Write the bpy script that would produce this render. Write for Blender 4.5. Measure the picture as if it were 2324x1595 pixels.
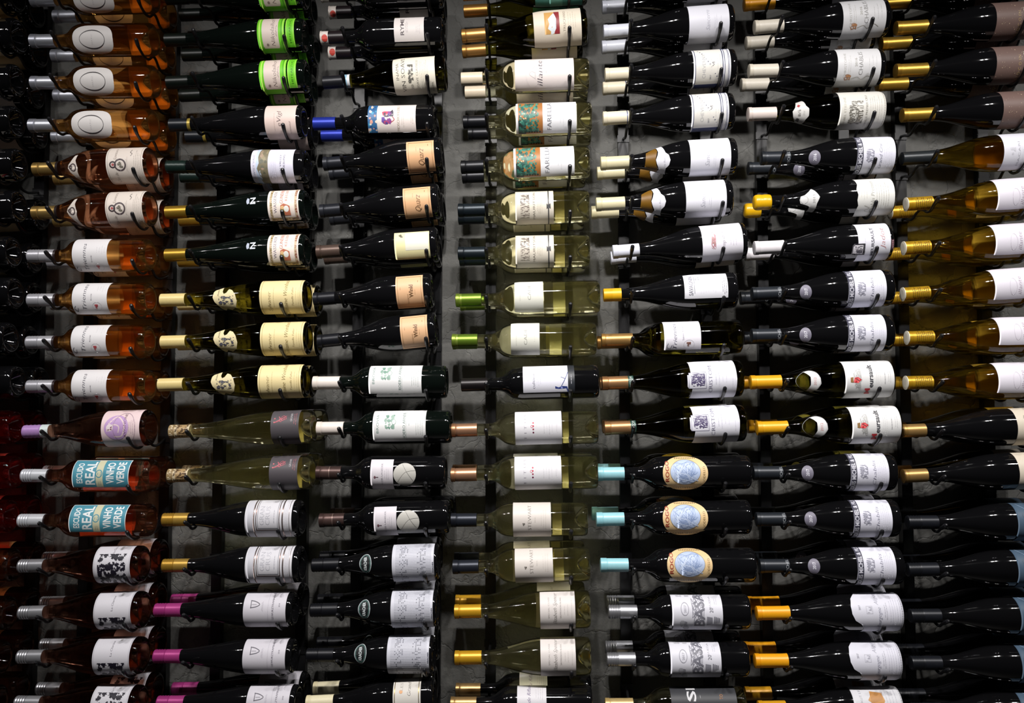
import bpy, bmesh, math, random
from mathutils import Vector, Matrix

# ------------------------------------------------------------------ camera, world, lights, exposure
for o in list(bpy.data.objects): bpy.data.objects.remove(o)
S = bpy.context.scene
COL = S.collection
W, H = 2324, 1595
F = 1970.0                       # focal length in pixels
VPX, VPY = 1220.0, 884.0         # where the wall's normal vanishes
CAM = Vector((0, 0, 1.6))
TH = math.atan((VPY - H / 2) / F)                       # pitch up
PS = math.atan((VPX - W / 2) / F * math.cos(TH))        # yaw left
FW = Vector((-math.sin(PS) * math.cos(TH), math.cos(PS) * math.cos(TH), math.sin(TH)))
RT = Vector((math.cos(PS), math.sin(PS), 0))
UP = RT.cross(FW)
cd = bpy.data.cameras.new('camera'); cam = bpy.data.objects.new('camera', cd); COL.objects.link(cam)
cam.matrix_world = Matrix((RT, UP, -FW)).transposed().to_4x4()
cam.location = CAM
cd.sensor_width = 36; cd.lens = 36 * F / W; cd.clip_start = 0.01
S.camera = cam

w = bpy.data.worlds.new('world'); S.world = w; w.use_nodes = True
w.node_tree.nodes['Background'].inputs[0].default_value = (0.8, 0.85, 1.0, 1)
w.node_tree.nodes['Background'].inputs[1].default_value = 0.004

def spot(x, y, z, tx, tz, power, ang, col=(1, .965, .94), blend=.6):
    d = bpy.data.lights.new('track_spot', 'SPOT'); o = bpy.data.objects.new('track_spot', d); COL.objects.link(o)
    d.energy = power; d.spot_size = math.radians(ang); d.spot_blend = blend; d.shadow_soft_size = .028; d.color = col
    o.location = (x, y, z)
    o.rotation_euler = (Vector((tx, 2.05, tz)) - o.location).to_track_quat('-Z', 'Y').to_euler()
# ceiling track 1.2 m in front of the bottles, two small LED heads per fitting
for x, p in ((-1.92, 20), (-1.28, 36), (-.58, 60), (-.04, 118), (.58, 70), (1.22, 68), (1.94, 44)):
    for dx, dz, q in ((-.055, 0, .6), (.075, .03, .4)):
        spot(x + dx, .80, 2.86 + dz, x * .9, 1.28, p * q, 96, blend=1.0)
S.view_settings.view_transform = 'Standard'; S.view_settings.look = 'None'
S.view_settings.exposure = -0.05; S.view_settings.gamma = 1.0; S.view_settings.use_curve_mapping = False

YF, YR, YRAIL, YWALL = 1.970, 2.061, 2.112, 2.140     # front axis, rear axis, rail face, wall

def ray(px, py, Y):
    d = FW + RT * ((px - W / 2) / F) - UP * ((py - H / 2) / F)
    return CAM + d * ((Y - CAM.y) / d.y)

# ------------------------------------------------------------------ materials
def lin(h):
    h = h.lstrip('#'); c = [int(h[i:i + 2], 16) / 255 for i in (0, 2, 4)]
    return tuple(x / 12.92 if x <= .04045 else ((x + .055) / 1.055) ** 2.4 for x in c) + (1,)
MC = {}
def nodes(name):
    m = bpy.data.materials.new(name); m.use_nodes = True
    nt = m.node_tree; return m, nt, nt.nodes['Principled BSDF'], nt.nodes['Material Output']
def grain(nt, b, col, scale, amt, coords='Object'):
    n = nt.nodes.new('ShaderNodeTexNoise'); n.inputs['Scale'].default_value = scale; n.inputs['Detail'].default_value = 4
    tc = nt.nodes.new('ShaderNodeTexCoord'); nt.links.new(tc.outputs[coords], n.inputs['Vector'])
    mx = nt.nodes.new('ShaderNodeMix'); mx.data_type = 'RGBA'
    mx.inputs[6].default_value = tuple(c * (1 - amt) for c in col[:3]) + (1,); mx.inputs[7].default_value = tuple(min(1, c * (1 + amt)) for c in col[:3]) + (1,)
    nt.links.new(n.outputs['Fac'], mx.inputs[0]); nt.links.new(mx.outputs[2], b.inputs['Base Color'])
    return n
def paper(h):
    k = 'paper' + h
    if k not in MC:
        m, nt, b, o = nodes('paper_' + h.lstrip('#')); grain(nt, b, lin(h), 900, .05); b.inputs['Roughness'].default_value = .48
        b.inputs['Specular IOR Level'].default_value = .35; MC[k] = m
    return MC[k]
def ink(h, metal=False):
    k = 'ink' + h + str(metal)
    if k not in MC:
        m, nt, b, o = nodes('ink_' + h.lstrip('#')); b.inputs['Base Color'].default_value = lin(h); b.inputs['Roughness'].default_value = .3 if metal else .5
        b.inputs['Metallic'].default_value = .85 if metal else 0; MC[k] = m
    return MC[k]
def capmat(h, metal, rough=None):
    k = 'cap' + h + str(metal)
    if k not in MC:
        m, nt, b, o = nodes('capsule_' + h.lstrip('#')); grain(nt, b, lin(h), 300, .08)
        b.inputs['Metallic'].default_value = metal; b.inputs['Roughness'].default_value = rough or (.36 if metal else .42); MC[k] = m
    return MC[k]
def opaque_glass(name, col, rough=.055):
    if name not in MC:
        m, nt, b, o = nodes(name); b.inputs['Base Color'].default_value = col + (1,); b.inputs['Roughness'].default_value = rough
        b.inputs['IOR'].default_value = 1.6
        n = nt.nodes.new('ShaderNodeTexNoise'); n.inputs['Scale'].default_value = 14; n.inputs['Detail'].default_value = 1
        tc = nt.nodes.new('ShaderNodeTexCoord'); nt.links.new(tc.outputs['Object'], n.inputs['Vector'])
        bp = nt.nodes.new('ShaderNodeBump'); bp.inputs['Strength'].default_value = .05; bp.inputs['Distance'].default_value = .01
        nt.links.new(n.outputs['Fac'], bp.inputs['Height']); nt.links.new(bp.outputs[0], b.inputs['Normal']); MC[name] = m
    return MC[name]
def clear_glass(name, tint, refr=.5, scat=.05, scol=None):
    if name not in MC:
        m = bpy.data.materials.new(name); m.use_nodes = True; nt = m.node_tree; nt.nodes.clear()
        N = lambda t: nt.nodes.new('ShaderNode' + t)
        out = N('OutputMaterial'); tr = N('BsdfTransparent'); rf = N('BsdfRefraction'); gl = N('BsdfGlossy'); tl = N('BsdfTranslucent')
        tr.inputs[0].default_value = tint + (1,); rf.inputs[0].default_value = tint + (1,)
        rf.inputs['IOR'].default_value = 1.3; rf.inputs['Roughness'].default_value = .0
        gl.inputs['Roughness'].default_value = .05
        tl.inputs[0].default_value = (scol or tint) + (1,)
        m1 = N('MixShader'); m1.inputs[0].default_value = refr; nt.links.new(tr.outputs[0], m1.inputs[1]); nt.links.new(rf.outputs[0], m1.inputs[2])
        m2 = N('MixShader'); m2.inputs[0].default_value = scat; nt.links.new(m1.outputs[0], m2.inputs[1]); nt.links.new(tl.outputs[0], m2.inputs[2])
        fr = N('LayerWeight'); fr.inputs[0].default_value = .28
        nz = N('TexNoise'); nz.inputs['Scale'].default_value = 25; tc = N('TexCoord'); nt.links.new(tc.outputs['Object'], nz.inputs['Vector'])
        bp = N('Bump'); bp.inputs['Strength'].default_value = .06; bp.inputs['Distance'].default_value = .01; nt.links.new(nz.outputs['Fac'], bp.inputs['Height'])
        nt.links.new(bp.outputs[0], gl.inputs['Normal'])
        m3 = N('MixShader'); nt.links.new(fr.outputs['Fresnel'], m3.inputs[0]); nt.links.new(m2.outputs[0], m3.inputs[1]); nt.links.new(gl.outputs[0], m3.inputs[2])
        nt.links.new(m3.outputs[0], out.inputs[0]); MC[name] = m
    return MC[name]
GL = {
 'black': lambda: opaque_glass('glass_black', (.0035, .0035, .004)),
 'green': lambda: opaque_glass('glass_dark_green', (.0025, .004, .0032)),
 'olive': lambda: clear_glass('glass_olive', (.40, .37, .11), .3, .015, (.2, .16, .02)),
 'white': lambda: clear_glass('glass_pale_wine', (.97, .955, .78), .85, .09, (.95, .90, .50)),
 'rose': lambda: clear_glass('glass_amber_rose', (.92, .65, .32), .5, .10, (.95, .55, .16)),
 'pink': lambda: clear_glass('glass_pink_rose', (.88, .60, .44), .5, .07, (.85, .42, .22)),
 'drose': lambda: clear_glass('glass_dark_rose', (.74, .50, .40), .4, .035, (.5, .20, .10)),
 'red': lambda: clear_glass('glass_red', (.80, .24, .22), .4, .13, (.8, .04, .05)),
 'amber': lambda: clear_glass('glass_amber', (.78, .62, .18), .45, .06, (.70, .50, .05)),
}
mrack, nt, b, o = nodes('rack_black_powder_coat'); grain(nt, b, (.007, .007, .008, 1), 400, .2); b.inputs['Roughness'].default_value = .38; b.inputs['Specular IOR Level'].default_value = .4
mtip, nt, b, o = nodes('rod_rubber_tip'); grain(nt, b, (.010, .010, .012, 1), 300, .2); b.inputs['Roughness'].default_value = .32
mwall, nt, b, o = nodes('cracked_grey_plaster')
n1 = grain(nt, b, (.115, .114, .107, 1), 9, .3, 'Object')
n2 = nt.nodes.new('ShaderNodeTexNoise'); n2.inputs['Scale'].default_value = 38; n2.inputs['Detail'].default_value = 8; n2.inputs['Roughness'].default_value = .65
n3 = nt.nodes.new('ShaderNodeTexVoronoi'); n3.feature = 'DISTANCE_TO_EDGE'; n3.inputs['Scale'].default_value = 11
tc = nt.nodes.new('ShaderNodeTexCoord'); nt.links.new(tc.outputs['Object'], n2.inputs['Vector'])
vm = nt.nodes.new('ShaderNodeMix'); vm.data_type = 'VECTOR'; vm.inputs[0].default_value = .09
nn = nt.nodes.new('ShaderNodeTexNoise'); nn.inputs['Scale'].default_value = 20; nn.inputs['Detail'].default_value = 5; nt.links.new(tc.outputs['Object'], nn.inputs['Vector'])
nt.links.new(tc.outputs['Object'], vm.inputs[4]); nt.links.new(nn.outputs['Color'], vm.inputs[5]); nt.links.new(vm.outputs[1], n3.inputs['Vector'])
cr = nt.nodes.new('ShaderNodeMapRange'); cr.inputs[1].default_value = 0; cr.inputs[2].default_value = .035; cr.inputs[3].default_value = -.4; cr.inputs[4].default_value = 0
nt.links.new(n3.outputs['Distance'], cr.inputs[0])
ad = nt.nodes.new('ShaderNodeMath'); nt.links.new(cr.outputs[0], ad.inputs[0]); nt.links.new(n2.outputs['Fac'], ad.inputs[1])
bp = nt.nodes.new('ShaderNodeBump'); bp.inputs['Strength'].default_value = .55; bp.inputs['Distance'].default_value = .006
nt.links.new(ad.outputs[0], bp.inputs['Height']); nt.links.new(bp.outputs[0], b.inputs['Normal']); b.inputs['Roughness'].default_value = .85

mfloor, nt, b, o = nodes('dark_floor'); grain(nt, b, (.02, .018, .016, 1), 6, .3); b.inputs['Roughness'].default_value = .5

# ------------------------------------------------------------------ helpers
def link(name, me, parent=None):
    o = bpy.data.objects.new(name, me); COL.objects.link(o); o.parent = parent; return o
def mesh(name, verts, faces, mats, fm=None, smooth=True):
    me = bpy.data.meshes.new(name); me.from_pydata(verts, [], faces)
    for m in mats: me.materials.append(m)
    if fm: me.polygons.foreach_set('material_index', fm)
    if smooth: me.polygons.foreach_set('use_smooth', [True] * len(me.polygons))
    me.update()
    if smooth: me.set_sharp_from_angle(angle=math.radians(38))
    return me
def boxm(name, x0, x1, y0, y1, z0, z1, mat, bev=0):
    bm = bmesh.new(); bmesh.ops.create_cube(bm, size=1)
    for v in bm.verts: v.co = (x0 + (v.co.x + .5) * (x1 - x0), y0 + (v.co.y + .5) * (y1 - y0), z0 + (v.co.z + .5) * (z1 - z0))
    if bev: bmesh.ops.bevel(bm, geom=bm.edges[:], offset=bev, segments=2, affect='EDGES')
    me = bpy.data.meshes.new(name); bm.to_mesh(me); bm.free(); me.materials.append(mat); return me
def cat(pts, n=5):
    out = []
    for i in range(len(pts) - 1):
        p0 = pts[max(i - 1, 0)]; p1 = pts[i]; p2 = pts[i + 1]; p3 = pts[min(i + 2, len(pts) - 1)]
        for k in range(n):
            t = k / n
            out.append(tuple(.5 * (2 * b + (c - a) * t + (2 * a - 5 * b + 4 * c - d) * t * t + (3 * b - a - 3 * c + d) * t ** 3) for a, b, c, d in zip(p0, p1, p2, p3)))
    out.append(tuple(pts[-1])); return out
def lathe(name, prof, mats, fm_of=None, seg=44, closed=True):
    v = []; f = []; fm = []
    for x, r in prof:
        for k in range(seg):
            a = 2 * math.pi * k / seg; v.append((x, -r * math.cos(a), r * math.sin(a)))
    for i in range(len(prof) - 1):
        for k in range(seg):
            j = (k + 1) % seg
            f.append((i * seg + k, (i + 1) * seg + k, (i + 1) * seg + j, i * seg + j)); fm.append(fm_of(i) if fm_of else 0)
    if closed:
        f.append(tuple(range(seg))); fm.append(fm[0]); n = (len(prof) - 1) * seg
        f.append(tuple(reversed(range(n, n + seg)))); fm.append(fm[-2])
    me = mesh(name, v, f, mats, fm); return me

# ------------------------------------------------------------------ bottle shapes (x from the mouth, in mm)
def shape_pts(kind, L, R):
    if kind == 'bdx':      # straight shoulders
        p = [(0, 13.0), (4, 13.9), (14, 13.9), (17, 13.3), (50, 13.6), (78, 14.2), (87, 15.6), (95, 19.5), (103, 26), (111, R * .86), (121, R * .955), (133, R), (150, R)]
    elif kind == 'bur':    # sloping shoulders
        p = [(0, 13.0), (4, 13.9), (14, 13.9), (17, 13.4), (45, 13.8), (66, 14.6), (84, 16.6), (102, 20.2), (120, 25.2), (138, R * .74), (156, R * .86), (174, R * .945), (192, R * .99), (205, R)]
    elif kind == 'sho':    # sloping but short-necked
        p = [(0, 13.0), (4, 13.9), (14, 13.9), (17, 13.4), (45, 14), (62, 15.6), (76, 19), (90, 24), (106, 30), (122, R * .85), (138, R * .94), (156, R * .985), (172, R)]
    else:                  # flute
        p = [(0, 13.0), (4, 13.9), (14, 13.9), (17, 13.4), (45, 14), (66, 15.2), (90, 17.8), (115, 21.6), (140, 26), (165, R * .80), (190, R * .91), (212, R * .98), (226, R)]
    s = (L / 300.) if kind != 'flu' else L / 325.
    p = [(x * (s if x > 20 else 1), r) for x, r in p]
    return p
def profile(kind, L, R):
    p = cat(shape_pts(kind, L, R), 3)
    p += [(L - 60, R), (L - 12, R), (L - 6, R * .985), (L - 2.5, R * .94), (L - .4, R * .86), (L, R * .80)]
    return p
PUNT = [(-1.5, .72), (-8, .58), (-17, .42), (-25, .24), (-29, .08)]
def rad_at(p, x):
    for i in range(len(p) - 1):
        if p[i][0] <= x <= p[i + 1][0]:
            d = p[i + 1][0] - p[i][0]
            return p[i][1] if d < 1e-9 else p[i][1] + (p[i + 1][1] - p[i][1]) * (x - p[i][0]) / d
    return p[-1][1]

# ------------------------------------------------------------------ flat print wrapped on the glass
TEXTS = {}
def t(s, a, h, y0, y1, col='#2a2a30', sh=0, metal=False): TEXTS[s] = None; return ('t', s, a, h, y0, y1, col, sh, metal)
def r(a0, a1, y0, y1, col, metal=False): return ('p', [(a0, y0), (a1, y0), (a1, y1), (a0, y1)], col, metal)
def pg(pts, col, metal=False): return ('p', pts, col, metal)
def ell(ac, yc, ra, ry, col, n=28, metal=False): return ('p', [(ac + ra * math.cos(2 * math.pi * k / n), yc + ry * math.sin(2 * math.pi * k / n)) for k in range(n)], col, metal)
def ring(ac, yc, ra, ry, wd, col, n=32): return ('ring', ac, yc, ra, ry, wd, col, n)
def frame(a0, a1, y0, y1, wd, col, metal=False): return ('grp', [r(a0, a1, y0, y0 + wd, col, metal), r(a0, a1, y1 - wd, y1, col, metal), r(a0, a0 + wd, y0, y1, col, metal), r(a1 - wd, a1, y0, y1, col, metal)])
def fine(a0, a1, n, y0, y1, col='#8a8a90', wd=.9, seed=1):       # lines of print too small to read
    R_ = random.Random(seed); g = []
    for i in range(n):
        a = a0 + (a1 - a0) * (i / max(1, n - 1)); c = R_.uniform(.55, 1); m = (y0 + y1) / 2; hw = (y1 - y0) / 2 * c; y = m - hw
        while y < m + hw:
            ln = R_.uniform(2, 6.5); g.append(r(a, a + wd, y, min(y + ln, m + hw), col)); y += ln + 1.3
    return ('grp', g)
def blobs(a0, a1, y0, y1, n, s0, s1, cols, seed=1, k=7):
    R_ = random.Random(seed); g = []
    for i in range(n):
        ca = R_.uniform(a0, a1); cy = R_.uniform(y0, y1); s = R_.uniform(s0, s1); ph = R_.random() * 6
        g.append(pg([(min(a1, max(a0, ca + s * R_.uniform(.45, 1.1) * math.cos(ph + 6.283 * j / k))), min(y1, max(y0, cy + s * R_.uniform(.45, 1.1) * math.sin(ph + 6.283 * j / k)))) for j in range(k)], cols[i % len(cols)]))
    return ('grp', g)
def leafs(a0, a1, y0, y1, n, s0, s1, col, seed=1):               # spiky vine leaves
    R_ = random.Random(seed); g = []
    for i in range(n):
        ca = R_.uniform(a0, a1); cy = R_.uniform(y0, y1); s = R_.uniform(s0, s1); ph = R_.random() * 6; pts = []
        for j in range(14):
            q = s * (1.0 if j % 2 == 0 else .42) * R_.uniform(.8, 1.15)
            pts.append((min(a1, max(a0, ca + q * math.cos(ph + 6.283 * j / 14))), min(y1, max(y0, cy + q * math.sin(ph + 6.283 * j / 14)))))
        g.append(pg(pts, col))
    return ('grp', g)
def stroke(pts, wd, col, n=4):
    c = cat(pts, n); g = []
    for (x0, y0), (x1, y1) in zip(c, c[1:]):
        d = math.hypot(x1 - x0, y1 - y0) or 1; nx, ny = -(y1 - y0) / d * wd / 2, (x1 - x0) / d * wd / 2
        g.append(pg([(x0 + nx, y0 + ny), (x1 + nx, y1 + ny), (x1 - nx, y1 - ny), (x0 - nx, y0 - ny)], col))
    return ('grp', g)
def squiggle(a0, a1, y0, y1, n, wd, col, seed=1):
    R_ = random.Random(seed); pts = [(R_.uniform(a0, a1), R_.uniform(y0, y1)) for _ in range(n)]
    return stroke(pts, wd, col, 3)
def engrave(a0, a1, y0, y1, n, col, seed=1):
    R_ = random.Random(seed); g = []
    for i in range(n):
        a = R_.uniform(a0, a1); y = R_.uniform(y0, y1); g.append(r(a, min(a1, a + R_.uniform(1.2, 7)), y, min(y1, y + R_.uniform(.6, 1.6)), col))
    return ('grp', g)

BOLD = {'ESCUDO', 'REAL', 'VINHO', 'VERDE', 'N', 'SI', 'ROGO', 'MEURSAULT', 'LOUIS MICHEL & FILS', 'M', 'eursault', '2016', '2017', 'SAVAGNIN', 'Winkl', 'RYME', 'KRACHER', 'BASA'}
CAPN = ('neck_seal', 'cork_print', 'cap_print')
def glyphs():
    obs = {}
    for s in TEXTS:
        c = bpy.data.curves.new('glyph', 'FONT'); c.body = s; c.resolution_u = 2; c.size = 1; c.offset = .022 if s in BOLD else -.011
        o = bpy.data.objects.new('glyph', c); COL.objects.link(o); obs[s] = o
    dg = bpy.context.evaluated_depsgraph_get(); dg.update()
    for s, o in obs.items():
        me = bpy.data.meshes.new_from_object(o.evaluated_get(dg))
        v = [(p.co.x, p.co.y) for p in me.vertices]; f = [tuple(p.vertices) for p in me.polygons]
        x0 = min(p[0] for p in v); x1 = max(p[0] for p in v)
        TEXTS[s] = ([((x - x0) / (x1 - x0), y / .69) for x, y in v], f, x1 - x0)
        c = o.data; bpy.data.objects.remove(o); bpy.data.curves.remove(c); bpy.data.meshes.remove(me)

def flat_mesh(name, prims, prof, R, L, phi0=0, lift=.0003, matf=ink, step=3.0, xt=None):
    """prims in (a, y): a = mm from the mouth along the bottle, y = mm up as seen from straight in front"""
    B = lambda y: R * math.asin(max(-1, min(1, y / R)))
    bm = bmesh.new(); mats = []; keys = {}; lay = [0]
    def mi(col, metal):
        k = (col, metal)
        if k not in keys: keys[k] = len(mats); mats.append(matf(col, metal) if matf is ink else matf(col))
        return keys[k]
    def add(p):
        if p[0] == 'grp':
            for q in p[1]: add(q)
            return
        z = lay[0]; lay[0] += 1
        if p[0] == 'p':
            vs = [bm.verts.new((a, B(y), z)) for a, y in p[1]]
            try: f = bm.faces.new(vs); f.material_index = mi(p[2], p[3])
            except ValueError: pass
        elif p[0] == 'ring':
            _, ac, yc, ra, ry, wd, col, n = p; o_ = []; i_ = []
            for k in range(n):
                c, s = math.cos(2 * math.pi * k / n), math.sin(2 * math.pi * k / n)
                o_.append(bm.verts.new((ac + ra * c, B(yc + ry * s), z))); i_.append(bm.verts.new((ac + (ra - wd) * c, B(yc + (ry - wd) * s), z)))
            for k in range(n):
                j = (k + 1) % n; f = bm.faces.new((o_[k], o_[j], i_[j], i_[k])); f.material_index = mi(col, False)
        elif p[0] == 't':
            _, s, a, h, y0, y1, col, sh, metal = p; gv, gf, gw = TEXTS[s]; b0, b1 = B(y0), B(y1)
            vs = [bm.verts.new((a - gy * h, b0 + gx * (b1 - b0) + sh * gy * h, z)) for gx, gy in gv]; m = mi(col, metal)
            for q in gf:
                try: f = bm.faces.new([vs[i] for i in q]); f.material_index = m
                except ValueError: pass
    for p in prims: add(p)
    bmesh.ops.triangulate(bm, faces=bm.faces[:])
    ys = [v.co.y for v in bm.verts]; xs = [v.co.x for v in bm.verts]
    y = math.floor(min(ys) / step) * step
    while y < max(ys):
        bmesh.ops.bisect_plane(bm, geom=bm.verts[:] + bm.edges[:] + bm.faces[:], plane_co=(0, y, 0), plane_no=(0, 1, 0)); y += step
    sh_ = lambda a: a if xt is None else a - (xt + a - VPX) * R / F - CAPR * abs((xt - VPX) / F)
    if abs(rad_at(prof, sh_(min(xs)) - 6) - rad_at(prof, sh_(max(xs)))) > .05 and name not in CAPN:
        x = math.floor(min(xs) / 4) * 4
        while x < max(xs):
            bmesh.ops.bisect_plane(bm, geom=bm.verts[:] + bm.edges[:] + bm.faces[:], plane_co=(x, 0, 0), plane_no=(1, 0, 0)); x += 4
    nl = max(1, lay[0])
    for v in bm.verts:
        a, bb, z = v.co; ph = phi0 + bb / R
        if xt is not None: a = a - .5 * ((xt + a - VPX) * rad_at(prof, a) / F + CAPR * abs((xt - VPX) / F))   # photo measure on the near side of the glass -> true place
        rr = (rad_at(prof, a) / 1000) + lift + .0003 * z / nl
        v.co = (a / 1000 - L / 1000, -rr * math.cos(ph), rr * math.sin(ph))
    for f in bm.faces:
        f.smooth = True
    bmesh.ops.recalc_face_normals(bm, faces=bm.faces[:])
    for f in bm.faces:
        c = f.calc_center_median()
        if f.normal.y * c.y + f.normal.z * c.z < 0: f.normal_flip()
    me = bpy.data.meshes.new(name); bm.to_mesh(me); bm.free()
    for m in mats: me.materials.append(m)
    return me

# ------------------------------------------------------------------ designs
DS = {}
def lab(a0, a1, y0, y1, col, prints=(), shape=None, name='label', matf=paper):
    return dict(shape=shape or [(a0, y0), (a1, y0), (a1, y1), (a0, y1)], col=col, prints=list(prints), name=name, matf=matf)
def D(key, kind, glass, cap, look, labels, L=None, R=None, back=None, ridges=False):
    DS[key] = dict(kind=kind, glass=glass, cap=cap, look=look, labels=labels, L=L, R=R or (37.5 if kind == 'bdx' else 41 if kind in ('bur', 'sho') else 38), back=back, ridges=ridges)
def barrel(a0, a1, y0, y1, e=3.2, n=40):
    ac, yc, ra, ry = (a0 + a1) / 2, (y0 + y1) / 2, (a1 - a0) / 2, (y1 - y0) / 2; o_ = []
    for k in range(n):
        c, s = math.cos(2 * math.pi * k / n), math.sin(2 * math.pi * k / n)
        o_.append((ac + ra * math.copysign(abs(c) ** (2 / e), c), yc + ry * math.copysign(abs(s) ** (2 / e), s)))
    return o_
FU = 60   # beyond the radius: label runs right round the visible side
SIL = [(60, '#c9ccd6', .75)]
# --- leftmost strip (only the bases show)
D('c0cream', 'bur', 'black', [(60, '#15151a', .2)], 'black bottle with tan label', [lab(185, 262, -FU, FU, '#c9ab78')], L=300)
D('c0white', 'bdx', 'black', [(60, '#15151a', .2)], 'black bottle with pale grey label', [lab(160, 250, -FU, FU, '#c6c0bb')], L=300)
D('c0red', 'bdx', 'black', [(60, '#15151a', .2)], 'black bottle with red-edged cream label', [lab(150, 252, -FU, FU, '#cbb893', [r(245, 252, -37, 37, '#b3223a')])], L=300)
D('c0plain', 'bdx', 'black', [(60, '#15151a', .2)], 'plain black bottle base, label out of view', [lab(140, 225, -FU, FU, '#b0a590')], L=300)
D('c0ruby', 'bdx', 'red', [(60, '#d8d8de', .2)], 'clear bottle of red-orange wine', [lab(140, 225, -FU, FU, '#c8b7a8')], L=300)
D('c0dark', 'bdx', 'drose', [(60, '#8a8a92', .5)], 'dark maroon bottle base', [lab(140, 240, -FU, FU, '#a07848')], L=300)
# --- rose column
D('oval', 'bdx', 'rose', [(14, '#c3c6d2', .8), (44, '#d3d6e0', .8)], 'amber rose bottle with white oval label and silver cap',
  [lab(111, 206, -31, 31, '#d8d4d2', [ell(157, 0, 30, 21, '#3a3437'), ell(157, 0, 29, 18.5, '#d8d4d2'), t('MATIZ', 158, 3.2, -11, 11, '#b4aeb0')], shape=barrel(111, 206, -31, 31, 3.0))], back=(222, 262, '#e6cfa8'))
D('medal', 'sho', 'pink', [(14, '#a8894e', .8), (42, '#b99a5c', .8), (6, '#241c1c', .1)], 'pink rose bottle with crest medal label and gold cap',
  [lab(183, 268, -FU, FU, '#d3c9c0', [r(186, 186.8, -40, 40, '#8f8880'), r(264, 264.8, -40, 40, '#8f8880'), ring(199, 4, 8, 8, 3.2, '#3c3034'), ring(216, 3, 14, 14, 3.4, '#4a3f42'), leafs(209, 223, -4, 10, 4, 3, 5, '#6f6a60', 3), ell(199, 4, 3, 3, '#a04a4e', 10),
     t('Clos de', 208, 7, -35, -14, '#8d8078', .3), t('Saveurs', 208, 7, 14, 37, '#8d8078', .3), stroke([(240, 22), (243, 27), (238, 30), (241, 35)], 1, '#57504e'), fine(230, 232, 2, -20, 24, '#b5aca4'), fine(248, 260, 4, -34, 34, '#a8a098', .8, 3)]),
   lab(91, 122, -30, 27, '#d3c9c0', [ring(104, 1, 8, 9, 2.6, '#4a3f42'), ring(98, 2, 4.5, 4.5, 2, '#4a3f42')], shape=[(91, 0), (93, 8), (99, 15), (107, 26), (114, 26), (111, 15), (114, 6), (116, 0), (114, -8), (115, -18), (121, -30), (114, -30), (104, -20), (95, -10)], name='neck_label')], back=(196, 262, '#d6a874'))
TRP = lambda: [t('Triennes', 147, 9, -29, 30, '#3a3a48', .35), stroke([(122, -20), (118, -26), (124, -31), (127, -24)], 1.0, '#3a3a48'), t('ROSE', 161, 2.6, -8, 7, '#6d6a72'), leafs(166, 174, -26, -17, 4, 2.5, 4.5, '#b54a50', 2), ring(172, -21, 11, 9, .7, '#c6c2c6'), fine(172, 190, 4, 10, 28, '#d0cccf', .7, 4)]
D('triennes', 'bdx', 'rose', [(30, '#bdbdc4', .55), (32, '#c9c9cf', .55), (5, '#2c2224', .1)], 'amber rose bottle with white script label and ribbed silver cap',
  [lab(115, 196, -36, FU, '#d9d7d9', TRP())], back=(204, 232, '#d9a050'), ridges=True)
D('lavig', 'bur', 'drose', [(43, '#b58cc8', .15), (18, '#d5e0e0', .1)], 'dark rose bottle with lilac rose label and purple cap',
  [lab(193, 281, -FU, FU, '#dcc6c8', [ell(228, 2, 28, 27, '#b795c4'), stroke([(210, 10), (228, 26), (246, 8), (240, -16), (222, -18)], 3, '#dcc6c8'), stroke([(206, -6), (220, 8), (234, 4), (232, -10)], 2.6, '#dcc6c8'), ell(213, 2, 8, 8, '#e2d4d8', 16), leafs(208, 218, -4, 8, 4, 2, 3.5, '#7d4a60', 4), ring(246, 0, 26, 34, .8, '#9a8292'), t('LAVIGNONE', 250, 6, -24, 32, '#6e4a5c'), fine(257, 270, 4, -16, 22, '#b49aa6')])], ridges=True, back=(200, 262, '#9a6a4a'))
D('escudo', 'bdx', 'pink', [(26, '#c9ccd3', .3), (34, '#d5d8de', .3), (3, '#2a2022', .1)], 'rose bottle with teal block-letter label and white cap',
  [lab(128, 258, -26, 34, '#e4e6e6', [r(129.5, 183, -25, 33, '#4a8fa3'), r(199, 256.5, -25, 33, '#4a8fa3'), r(183, 199, -25, 33, '#c9c7a8'), t('ESCUDO', 152, 13, -17, 27, '#e6eaea'), t('REAL', 180, 21, -20, 30, '#e6eaea'), ring(190, 4, 8, 9, 2, '#4a8fa3'), fine(187, 193, 2, 0, 8, '#4a8fa3', 1.2), fine(189, 193, 2, -23, -10, '#8c9a8c'), t('VINHO', 224, 17, -18, 28, '#e6eaea'), t('VERDE', 248, 17, -18, 29, '#e6eaea')])], ridges=True, back=(130, 252, '#d07a58'))
LEAF = lambda dy: [frame(186, 266, -60, 40, .8, '#a8a6ac'), leafs(194, 258, -41 + dy, 22 + dy, 75, 2.5, 7.5, '#1c1826', 7), leafs(212, 232, -14 + dy, 0 + dy, 2, 10, 13, '#1c1826', 9), t('La Clarine', 228 if dy < -10 else 228, 4.5, 24 + dy * .4 if dy > -10 else -2, 39 if dy > -10 else 30, '#7d7a82'), r(238, 243, 30, 40, '#a8a6a8')]
D('leafa', 'bur', 'drose', [(26, '#a6a7ac', .7), (32, '#b4b5ba', .7)], 'dark rose bottle with black vine-leaf label', [lab(184, 268, -FU, FU, '#cfcdd4', LEAF(0))], ridges=True, back=(190, 262, '#a87a58'))
D('leafb', 'bur', 'drose', [(26, '#a6a7ac', .7), (32, '#b4b5ba', .7)], 'dark rose bottle, white label with leaves along lower edge', [lab(184, 268, -FU, FU, '#cfcdd4', LEAF(-38))], ridges=True, back=(190, 262, '#a87a58'))
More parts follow.
